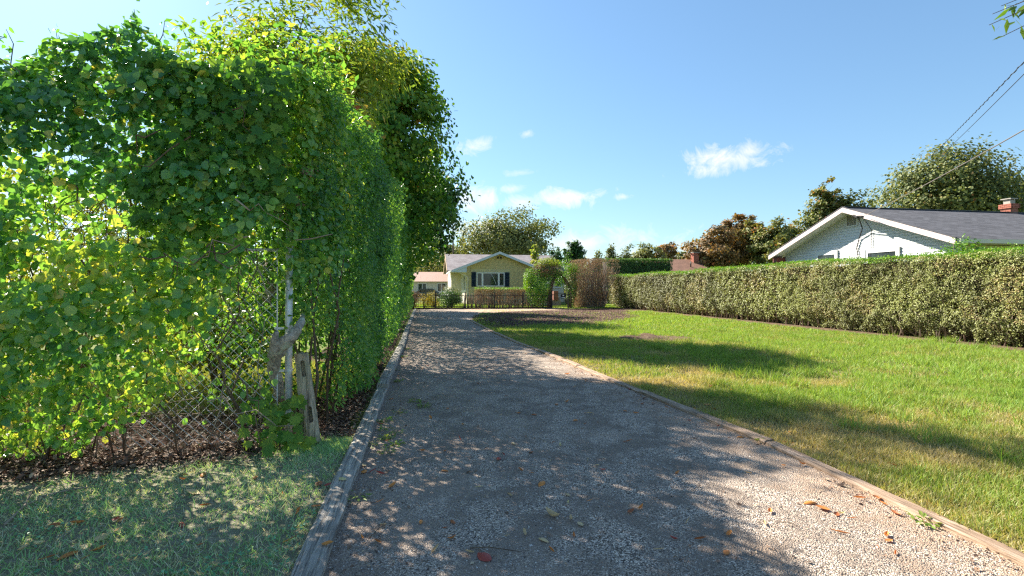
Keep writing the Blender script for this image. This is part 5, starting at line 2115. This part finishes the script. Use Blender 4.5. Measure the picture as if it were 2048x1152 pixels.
cm = chimney('chimney', RH, 8.3, .1, 4.6, 5.36, .21, .21, .2, .07)
part_box('flue', M['concrete'], cm, -.14, .14, -.14, .14, 5.36, 5.54)
part_box('cap', M['concrete'], cm, -.21, .21, -.21, .21, 5.58, 5.62)
m = MB()
for a in (-.12, .12):
    for b in (-.12, .12):
        m.box(a - .012, a + .012, b - .012, b + .012, 5.535, 5.585)
m.build('cap_leg', M['steel'], cm)

# rust-roofed house beyond the hedge
OH = empty('rust_roofed_house', lane(31.0, 52.5), ANG, 'rust brown roofed bungalow with a brick chimney beyond the hedge', 'house')
part_box('wall', M['cream'], OH, -4.4, 2.8, 0, 8, 0, 3.2)
m = MB()
m.extrude([(-4.9, -.7, 3.0), (-4.9, 8.7, 3.0), (-4.9, 4.0, 5.0)], (6.7, 0, 0))
m.add([(1.8, -.7, 3.0), (1.8, 8.7, 3.0), (1.8, 4.0, 5.0), (4.6, 3.0, 3.0)], [(0, 3, 2), (3, 1, 2), (0, 1, 3)])
m.build('roof', M['rust_roof'], OH)
cm2 = chimney('chimney', OH, 1.25, 3.2, 4.2, 5.75, .34, .34)
part_box('cap', M['concrete'], cm2, -.42, .42, -.42, .42, 5.75, 5.82)
m = MB()
m.tube([(-.2, 1.6, 3.9), (-.2, 1.6, 4.6)], .07, 8)
m.build('vent_pipe', M['black_metal'], OH, True)

# ------------------------------------------------------------------ background trees
def bg(name, px, ytop, Y, half_w, ybot, mat, label, seed, n=9000, size=None, tpl=None, mu=.45, sd=.2, shell=.45, ncl=120, group=None, extra=None, clr=None, lumps=6, nlimb=8, bottom=-.8):
    zt = CAMZ + (576 - ytop) / 1000 * Y
    zb = CAMZ + (576 - ybot) / 1000 * Y
    x = (px - 1024) / 1000 * Y
    rx = half_w / 1000 * Y
    rz = (zt - zb) / 2
    sz = (size or Y * .0042) * 1.15
    n = int(n * 1.25)
    return tree(name, x, Y, zt, (zt + zb) / 2, (rx * .98, rx * .85, rz * .96), n, sz, mat, label, seed, tpl or T_WIDE, 'wide', ncl, clr or rx * .13, .02 * rz + .12,
                group, mu, sd, shell, nlimb, extra=extra, lumps=lumps, bottom=bottom, dr=.5)


bg('spreading_tree', 1012, 418, 70, 104, 545, M['olive'], 'broad olive green tree rising behind the yellow house', 501, 16000, .26, T_SPIKE, .45, .22, ncl=210, lumps=9, clr=.85)
bg('background_tree', 915, 478, 74, 44, 550, M['olive'], 'low olive tree behind the left end of the yellow house roof', 502, 5000, .28, mu=.6)
bg('background_tree', 868, 500, 90, 60, 560, M['olive'], 'hazy olive tree above the pink roofed house', 503, 4500, .34, mu=.6)
bg('dark_tree', 1150, 472, 62, 27, 552, M['dark_green'], 'small dark green conical tree beyond the garden arch', 504, 4500, .22, mu=.4)
bg('thin_dark_tree', 1112, 488, 55, 17, 560, M['dark_green'], 'thin blue green tree just left of the conical one', 505, 1500, .18, mu=.2)
bg('golden_sapling', 1071, 480, 46, 8, 540, M['ash'], 'narrow light green sapling poking up above the arch', 506, 700, .13, mu=.65, ncl=25, nlimb=4, clr=.12)
lab = ['upright sprig tree just right of the conical dark tree', 'spiky upright shrub tree above the dead bush', 'second spiky upright tree above the dark hedge', 'thin upright tree left of the round olive one']
for i, (px, yt, hw2) in enumerate(((1196, 505, 16), (1222, 484, 7), (1256, 486, 10), (1240, 500, 22))):
    bg('sprig_tree', px, yt, 60, hw2, 560, M['olive'], lab[i], 510 + i, 1300, .18, mu=.4, ncl=40, clr=.28, group='upright sprig trees beyond the dark hedge')
bg('background_tree', 1293, 484, 66, 34, 556, M['olive'], 'round olive tree above the dark hedge', 515, 5000, .24, mu=.5)
bg('background_tree', 1335, 481, 80, 22, 540, M['russet'], 'small rosy brown tree left of the russet trees', 516, 2600, .28, mu=.55)
bg('background_tree', 1375, 500, 75, 26, 550, M['turning'], 'low dull green tree at the left foot of the russet trees', 517, 3200, .28, mu=.3)
bg('russet_tree', 1432, 452, 62, 64, 560, M['russet'], 'wide russet brown tree behind the rust roofed house', 520, 12000, .26, T_SPIKE, .42, .24, ncl=160, lumps=8)
bg('russet_tree', 1474, 424, 64, 36, 520, M['russet'], 'tallest russet tree with an orange tinged top', 521, 7000, .25, T_SPIKE, .5, .28, ncl=90)
bg('turning_tree', 1510, 424, 61, 36, 545, M['turning'], 'green tree with an orange tuft beside the tallest russet one', 522, 6000, .25, T_SPIKE, .6, .28, ncl=80)
bg('turning_tree', 1552, 436, 58, 56, 560, M['turning'], 'green tree just left of the white house gable', 523, 10000, .23, T_SPIKE, .45, .22, ncl=130)
bg('sparse_tree', 1584, 428, 72, 30, 520, M['russet'], 'nearly bare pinkish tree behind the white house gable', 524, 900, .2, mu=.75, ncl=60, nlimb=22)
bg('turning_tree', 1672, 362, 44, 80, 540, M['turning'], 'dark olive tree directly behind the white house peak', 525, 15000, .19, T_SPIKE, .42, .24, ncl=190, lumps=8)
bg('pointed_tree', 1652, 345, 44.5, 30, 450, M['turning'], 'pointed top of a brownish tree above the white house peak', 526, 1500, .17, T_SPIKE, .5, .24, ncl=36, nlimb=6)
bg('large_maple_tree', 1905, 295, 37, 148, 520, M['turning'], 'largest bronze green maple behind the brick chimney', 527, 30000, .17, T_SPIKE, .28, .22, ncl=330, lumps=10)
bg('background_tree', 2085, 330, 40, 70, 540, M['turning'], 'dark maple at the right edge of the frame', 528, 9000, .19, T_SPIKE, .25, .2, ncl=110)
# far wooded horizon
n = 26000
a = rng.uniform(-.9, .9, n)
Y = rng.uniform(100, 135, n)
hh = 5.5 + 3.5 * fnoise(a * 16, a * 0, 611) + 1.2 * fnoise(a * 60, a * 0, 612)
P = np.stack([a * Y, Y, rng.uniform(0, 1, n) ** .8 * hh], 1)
nr, tp = droop(rand_dirs(n) + [0, -.5, .3], .5, .3, .3)
me = scatter_mesh('far_woodland', T_WIDE, P, frames(nr, tp), rng.uniform(.4, .8, n), rng.uniform(.1, .9, n), M['olive'])
tag(link_mesh('far_woodland', me, None, None, 'stuff'), 'low distant belt of olive woodland along the horizon', 'woodland')

# ------------------------------------------------------------------ overhead cables
def cable(px0, py0, Y0, px1, py1, Y1, r, mat, label, twist=False, sag=.3, ext=1.6):
    a, b = from_px(px0, py0, Y0), from_px(px1, py1, Y1)
    b2 = a + (b - a) * ext
    pts = []
    nseg = 60
    for i in range(nseg + 1):
        f = i / nseg
        p = a.lerp(b2, f)
        p.z -= sag * 4 * f * (1 - f)
        pts.append(p - a)
    m = MB()
    m.tube(pts, r, 6)
    if twist:
        tw = []
        L_ = (b2 - a).length
        for i in range(int(L_ / .12)):
            f = i * .12 / L_
            p = a.lerp(b2, f)
            p.z -= sag * 4 * f * (1 - f)
            an = i * .9
            tw.append(p - a + Vector((math.cos(an) * r * 1.7, 0, math.sin(an) * r * 1.7)))
        m.tube(tw, r * 1.3, 5)
    o = m.build('overhead_cable', mat)
    o.location = a
    tag(o, label, 'cable', 'cables crossing the sky at the right')
    return o


cable(1862, 312, 34, 2048, 115, 13, .009, M['black_cable'], 'twisted black overhead cable, topmost of the three at the right', True, .12)
cable(1868, 324, 34, 2048, 141, 13, .010, M['black_cable'], 'thin plain overhead cable just below the twisted one', False, .1)
cable(1728, 431, 20.2, 2048, 245, 9.5, .011, M['grey_cable'], 'grey service cable running down to the white house gable', False, .15)

# branch hanging into the top right corner, on a tree standing outside the frame
bt = empty('overhanging_branch_tree', (7.4, 3.4, 0), 0, 'narrow-leaved tree whose branch tip hangs into the top right corner', 'tree')
m = MB()
m.tube([(0, 0, -.1), (.05, 0, 1.5), (0, .05, 3.0), (-.1, 0, 4.6), (0, 0, 6.0)], [.15, .12, .10, .07, .03], 9, .06)
m.build('trunk', M['bark'], bt, True)
tips = [from_px(1978, 50, 3.2), from_px(1985, 28, 3.3), from_px(2000, 75, 3.1), from_px(2002, 12, 3.4), from_px(2030, 10, 3.2)]
base_b = Vector((-1.6, .1, 3.9))
m = MB()
m.tube([(-.05, 0, 3.4), (-.9, .05, 3.85), base_b], [.05, .035, .02], 7)
m.build('branch', M['bark'], bt, True)
LP, LN, LT = [], [], []
for tpv in tips:
    e = tpv - Vector((7.4, 3.4, 0))
    m = MB()
    mid = base_b.lerp(e, .5) + Vector((0, 0, .16))
    m.tube([base_b, base_b.lerp(mid, .5) + Vector((0, 0, .05)), mid, mid.lerp(e, .5) + Vector((0, 0, .05)), e], [.014, .011, .008, .005, .002], 5)
    m.build('branch', M['bark'], bt, True)
    for i in range(44):
        f = random.random() ** .6
        a = (1 - f) ** 2 * base_b + 2 * f * (1 - f) * mid + f * f * e
        LP.append(a + Vector((random.gauss(0, .02), random.gauss(0, .02), random.gauss(0, .015))))
        LT.append((random.gauss(-.45, .35), random.gauss(0, .4), random.gauss(-.75, .3)))
        LN.append((random.gauss(0, .6), random.gauss(-.7, .5), random.gauss(.5, .5)))
LP, LN, LT = np.array([tuple(p) for p in LP]), np.array(LN), np.array(LT)
foliage('leaf_mass', 'narrow', T_NARROW, LP, LN, LT, rng.uniform(.07, .125, len(LP)), rng.uniform(0, .55, len(LP)), M['ash'], bt, len(LP) - 1)
pos, out, ct, cc, _ = crown_points((.9, -.4, 5.8), (1.4, 2.0, 1.3), 40, 3500, .35, .5, 77)
k = pos[:, 0] + 7.4 > (pos[:, 1] + 3.4) * 1.06 + .25
pos, out = pos[k], out[k]
nr, tp = droop(out, .6, .4, .9)
foliage('crown', 'narrow', T_NARROW, pos, nr, tp, rng.uniform(.08, .13, len(pos)), rng.uniform(0, .8, len(pos)), M['ash'], bt)

# ------------------------------------------------------------------ litter, fallen leaves, weeds, twigs
n = 14000
u = rng.uniform(-6.5, -.95, n)
c0 = np.interp(u, [-6.5, -4.0, -2.6, -1.5, -.9], [4.25, 4.35, 4.62, 4.88, 5.3])
v = c0 + rng.normal(0, .17, n) + .16
v = np.where(rng.uniform(size=n) < .4, c0 + rng.uniform(0, 2.0, n), v)
P = lane_np(u, v, .014 + np.abs(rng.normal(0, .018, n)))
nr = np.array([0, 0, 1.0]) + rng.normal(0, .45, (n, 3))
sz = rng.uniform(.025, .065, n)
me = scatter_mesh('leaf_litter', T_OVAL, P, frames(nr, rng.normal(size=(n, 3))), sz, np.clip(rng.normal(.42, .25, n), 0, 1), M['litter'])
tag(link_mesh('leaf_litter', me, None, None, 'stuff'), 'dark brown leaf litter along the foot of the vine-covered fence', 'leaf litter')
n = 5000
v = 5.2 + 12 * rng.uniform(size=n) ** 1.5
u = rng.uniform(-1.25, -.70, n)
P = lane_np(u, v, .014 + np.abs(rng.normal(0, .014, n)))
me = scatter_mesh('leaf_litter', T_OVAL, P, frames(np.array([0, 0, 1.0]) + rng.normal(0, .45, (n, 3)), rng.normal(size=(n, 3))), rng.uniform(.02, .055, n), np.clip(rng.normal(.42, .25, n), 0, 1), M['litter'])
tag(link_mesh('leaf_litter', me, None, None, 'stuff'), 'brown leaf litter between the left timbers and the tall hedge', 'leaf litter')


# broken bits of leaf on the gravel and drifted along the right timbers
n = 4200
gY = 2.3 + 13 * rng.uniform(size=n) ** 1.5
ex = edge_x(gY)
lo = -.50 - .176 * gY
side_ = rng.uniform(size=n)
gX = np.where(side_ < .35, ex - .08 - np.abs(rng.normal(0, .16, n)), np.where(side_ < .5, lo + np.abs(rng.normal(0, .22, n)), lo + (ex - lo) * rng.uniform(size=n)))
k = (gX < 1.04 * gY) & (fnoise(gX * 2.2, gY * 2.2, 701) > .38)
P = np.stack([gX, gY, np.full(n, .015)], 1)[k]
nn = len(P)
me = scatter_mesh('leaf_fragments', T_FOLD, P, frames(np.array([0, 0, 1.0]) + rng.normal(0, .4, (nn, 3)), rng.normal(size=(nn, 3))), rng.lognormal(math.log(.016), .5, nn), np.clip(rng.normal(.5, .3, nn), 0, 1), M['litter'])
tag(link_mesh('leaf_fragments', me, None, None, 'stuff'), 'small broken bits of brown leaf strewn over the gravel drive', 'leaf litter')


def curled_leaf(curl, fold, wid, seed):
    """a fallen leaf: 5 x 9 grid, curled across and along"""
    r = random.Random(seed)
    vs, fs = [], []
    for j in range(9):
        f = j / 8
        w_ = wid * math.sin(math.pi * min(1, f * .96 + .03)) ** .75
        for i in range(5):
            s = (i - 2) / 2
            a = s * curl
            x_ = w_ * (math.sin(a) / curl if curl > .01 else s)
            z_ = w_ * (1 - math.cos(a)) / max(curl, .01) + fold * (f - .5) ** 2 + r.uniform(-.008, .008)
            vs.append((x_, f - .5, z_))
    for j in range(8):
        for i in range(4):
            a = j * 5 + i
            fs.append((a, a + 1, a + 6, a + 5))
    return vs, fs


fl_mesh = {}
COLN = [(.08, 'dark brown'), (.28, 'reddish brown'), (.45, 'rust orange'), (.55, 'bright orange'), (.76, 'pale tan'), (.9, 'straw yellow'), (1.0, 'deep red')]


def fallen(x, y, z, size, shape, ci, label, rz=None, group='fallen leaves on the ground'):
    key = (shape, ci)
    if key not in fl_mesh:
        curl, fold, wid = [(2.2, .35, .20), (1.2, .6, .26), (.6, .3, .32), (2.9, .2, .12), (1.6, 1.0, .24)][shape]
        vs, fs = curled_leaf(curl, fold, wid, shape * 10 + ci)
        me = bpy.data.meshes.new('fallen_leaf')
        me.from_pydata(vs, [], fs)
        a = me.attributes.new('tone', 'FLOAT', 'POINT')
        a.data.foreach_set('value', [COLN[ci][0]] * len(vs))
        me.materials.append(M['fallen'])
        me.polygons.foreach_set('use_smooth', [True] * len(fs))
        fl_mesh[key] = me
    o = bpy.data.objects.new('fallen_leaf', fl_mesh[key])
    C.objects.link(o)
    flip = random.random() < .4 and shape in (1, 2)
    o.location = (x, y, z + (.012 if flip else .002))
    o.rotation_euler = (math.pi if flip else random.gauss(0, .15), random.gauss(0, .15), random.uniform(0, 6.28) if rz is None else rz)
    o.scale = (size,) * 3
    tag(o, label, 'leaf', group)
    return o


SHN = ['curled', 'cupped', 'flat', 'tightly rolled', 'arched']
# leaves read off the photograph: pixel, colour, shape, size, where
KEY = [(1255, 886, 1, 3, .10, 'lying across the middle of the drive'), (920, 880, 6, 3, .11, 'on the gravel level with the wooden post'), (1085, 971, 3, 1, .10, 'in the middle of the near drive'),
       (1105, 1037, 4, 4, .12, 'curled up on the near gravel'), (785, 976, 3, 1, .07, 'near the left timber on dark gravel'), (870, 1105, 4, 0, .07, 'upright by the near end of the left timber'),
       (968, 1120, 6, 2, .10, 'in the lower middle of the frame'), (1020, 995, 4, 0, .06, 'left of the bright orange one mid drive'), (1400, 1084, 1, 0, .07, 'at the edge of the near dappled shade'),
       (765, 1055, 4, 2, .06, 'on gravel beside the near timber'), (1375, 1047, 4, 3, .07, 'in the lower right shade'), (745, 946, 6, 3, .08, 'against the left timber'), (760, 951, 6, 0, .08, 'beside another red one at the timber'),
       (775, 885, 3, 0, .05, 'near the weeds by the left timber'), (845, 905, 2, 1, .06, 'left of the long red one on the gravel'), (895, 820, 2, 2, .05, 'further up the drive at left'),
       (1135, 750, 3, 1, .10, 'far up the middle of the drive'), (1415, 812, 2, 2, .09, 'by the right timber where the drive bends'), (1620, 1010, 3, 1, .09, 'on sunlit gravel near the right timber'), (1645, 1022, 2, 2, .08, 'beside the right timber in sun'),
       (1680, 1070, 2, 3, .10, 'in the sunlit gravel at lower right'), (1530, 1052, 4, 0, .06, 'in the shadow fringe at lower right'), (1540, 1028, 3, 1, .06, 'on pale gravel at right'), (405, 953, 3, 1, .09, 'on the verge near the litter'),
       (508, 960, 2, 1, .08, 'on the verge in front of the post'), (565, 991, 3, 3, .09, 'on the verge grass near the timber'), (638, 972, 1, 2, .08, 'against the grey timber on the verge side'), (595, 1029, 3, 0, .10, 'on the verge close to the timber'),
       (555, 858 + 80, 4, 3, .09, 'on the verge below the fence post'), (364, 1054, 6, 1, .08, 'on the middle of the verge'), (155, 1052, 2, 0, .10, 'on the left of the verge'), (136, 1115, 2, 1, .10, 'in the clover at the left'),
       (95, 1122, 2, 3, .09, 'in the clover at lower left'), (198, 1105, 3, 1, .07, 'in the clover left of centre'), (410, 1016, 2, 0, .07, 'on the verge half way to the fence'), (425, 1065, 1, 3, .07, 'standing in the verge grass'),
       (240, 1045, 2, 1, .06, 'near the litter on the verge'), (580, 1085, 3, 3, .09, 'touching the timber in the near verge'), (530, 985, 5, 3, .08, 'on dry verge grass'), (385, 990, 4, 2, .09, 'at the litter edge'),
       (205, 1080, 4, 2, .09, 'on a straw patch of the verge'), (685, 975, 5, 2, .07, 'lying on top of the grey timber'), (655, 1110, 3, 2, .06, 'on top of the nearest timber'), (728, 935, 4, 2, .05, 'on the gravel edge by the timber')]
for (px, py, ci, sh, szz, where) in KEY:
    g = ground_px(px, min(py, 1145))
    on_t = 'on top of' in where
    fallen(g.x, g.y, .062 if on_t else .016, szz * 1.1, sh, ci, '%s %s leaf %s' % (COLN[ci][1], SHN[sh], where))
# the rest of the scattered leaves, named by where they lie
cnt = 0
used = set()
r2 = random.Random(99)
while cnt < 250:
    zone = r2.random()
    if zone < .62:
        Yq = 2.8 + 12 * r2.random() ** 1.4
        lo, hi = -.50 - .176 * Yq, float(edge_x(Yq)) - .1
        f = r2.random()
        Xq = lo + (hi - lo) * f
        side_w = 'left side' if f < .33 else ('right side' if f > .66 else 'middle')
        dist_w = 'near' if Yq < 4.2 else ('middle distance' if Yq < 7.5 else 'far')
        lab_ = 'on the drive, %s, %s' % (side_w, dist_w)
        grp = 'leaves scattered on the gravel drive'
        zq = .014
    elif zone < .82:
        Yq = 3.3 + 6 * r2.random()
        Xq = float(edge_x(Yq)) + r2.choice((-1, 1)) * abs(r2.gauss(.1, .18)) - .02
        lab_ = 'caught along the right timber edging, %s' % ('close to the camera' if Yq < 5.5 else 'where it curves away')
        grp = 'leaves along the right timber edging'
        zq = .02
    elif zone < .92:
        Yq = 3.2 + 5 * r2.random()
        Xq = float(edge_x(Yq)) + .3 + 3 * r2.random()
        lab_ = 'in the lawn, %s' % ('near the corner' if Yq < 5.5 else 'further off')
        grp = 'leaves lying in the lawn'
        zq = .04
    else:
        Yq = 2.6 + 1.6 * r2.random()
        Xq = -1.2 - r2.random() * 1.9
        lab_ = 'on the shaded verge grass, %s' % ('towards the timber' if Xq > -2 else 'towards the vine')
        grp = 'leaves lying on the verge'
        zq = .035
    if abs(Xq) > 1.02 * Yq:
        continue
    for tries in range(60):
        ci = r2.choice((0, 1, 1, 2, 2, 3, 3, 4, 4, 5, 6))
        sh = r2.randrange(5)
        if (ci, sh, lab_) not in used:
            break
    used.add((ci, sh, lab_))
    fallen(Xq, Yq, zq, r2.uniform(.035, .08), sh, ci, '%s %s leaf %s' % (COLN[ci][1], SHN[sh], lab_), group=grp)
    cnt += 1

# weeds along the left timber
WPX = [(770, 845), (790, 870), (772, 880), (745, 893), (790, 893), (768, 862), (830, 805), (800, 828), (795, 765), (792, 742), (815, 700), (812, 655), (848, 875 - 60), (775, 908), (808, 715), (715, 1000), (1528, 886), (1330, 797), (1850, 1050)]
WLAB = ['green weed tuft in the thick of the patch by the sunken timber', 'green weed below the middle of the patch by the left timber', 'low weed touching the sunken grey timber',
        'weed left of the patch, hugging the sunken timber', 'weed at the near right of the patch on the gravel', 'weed in the upper middle of the weedy patch', 'weed furthest out on the gravel beside the patch',
        'broad weed just above the weedy patch', 'weed in front of the raised timber end', 'weed beside the middle of the raised timber', 'weed beyond the raised timber', 'most distant weed by the left timbers',
        'weed on its own, right of the weedy patch', 'lowest weed of the patch by the sunken timber', 'small weed out on the gravel beyond the raised timber', 'small star-shaped weed by the nearest grey timber',
        'weed on the gravel against the brown timbers where they curve', 'weed further up the curve of brown timbers', 'weed by the brown timbers in the near right corner']
for i, (px, py) in enumerate(WPX):
    g = ground_px(px, py)
    right = px > 1200
    w_o = empty('weed', (g.x, g.y, .008), 0, None, 'weed', 'weeds at the edges of the gravel')
    w_o['label'] = WLAB[i]
    nl = 34
    an = rng.uniform(0, 6.28, nl)
    rr = rng.uniform(.0, .07, nl)
    P = np.stack([np.cos(an) * rr, np.sin(an) * rr, rng.uniform(.0, .035, nl)], 1)
    tip = np.stack([np.cos(an), np.sin(an), rng.uniform(.1, 1.0, nl)], 1)
    foliage('leaves', 'narrow', T_NARROW if i % 2 else T_OVAL, P, np.array([0, 0, 1.0]) + rng.normal(0, .3, (nl, 3)), tip, rng.uniform(.022, .055, nl), rng.uniform(.40, .8, nl), M['grass'], w_o)
    m = MB()
    for q in range(4):
        a = random.uniform(0, 6.28)
        m.tube([(0, 0, 0), (math.cos(a) * .03, math.sin(a) * .03, .05)], [.002, .001], 4)
    m.build('stalks', M['grass'], w_o)

# fallen twigs and sticks
STK = [([(690, 990), (640, 1000 - 40), (600, 965)], 'x')]
sticks = [((345, 945), (455, 905), .006, 'long pale stick lying across the leaf litter'), ((75, 1000), (215, 975), .006, 'thin pale stick at the edge of the litter on the left'), ((940, 1103), (1050, 1112), .004, 'thin dark twig on the near gravel below centre'),
          ((740, 1080), (790, 1035), .003, 'short twig near the left timber'), ((1560, 1050), (1600, 1062), .003, 'small twig at the shadow edge'), ((10, 1055), (100, 960), .008, 'bent grey branch running out of the vine at lower left'),
          ((380, 925), (520, 940), .005, 'crooked twig in the litter under the mesh')]
for (a, b, r_, lab_) in sticks:
    A, B = ground_px(*a), ground_px(*b)
    L_ = (B - A).length
    pts = [Vector((0, 0, .02)), (B - A) * .3 + Vector((.01, .02 * L_, .03)), (B - A) * .65 + Vector((0, -.04 * L_, .035)), (B - A) + Vector((0, 0, .02))]
    m = MB()
    m.tube(pts, [r_, r_ * .9, r_ * .7, r_ * .4], 6, .1)
    k0 = pts[1]
    m.tube([k0, k0 + Vector((.05, .07, .02)) * L_ * 1.5], [r_ * .6, r_ * .2], 5)
    o = m.build('stick', M['pale_twig'] if 'pale' in lab_ or 'grey' in lab_ else M['twig'], None, True)
    o.location = A
    tag(o, lab_, 'stick')
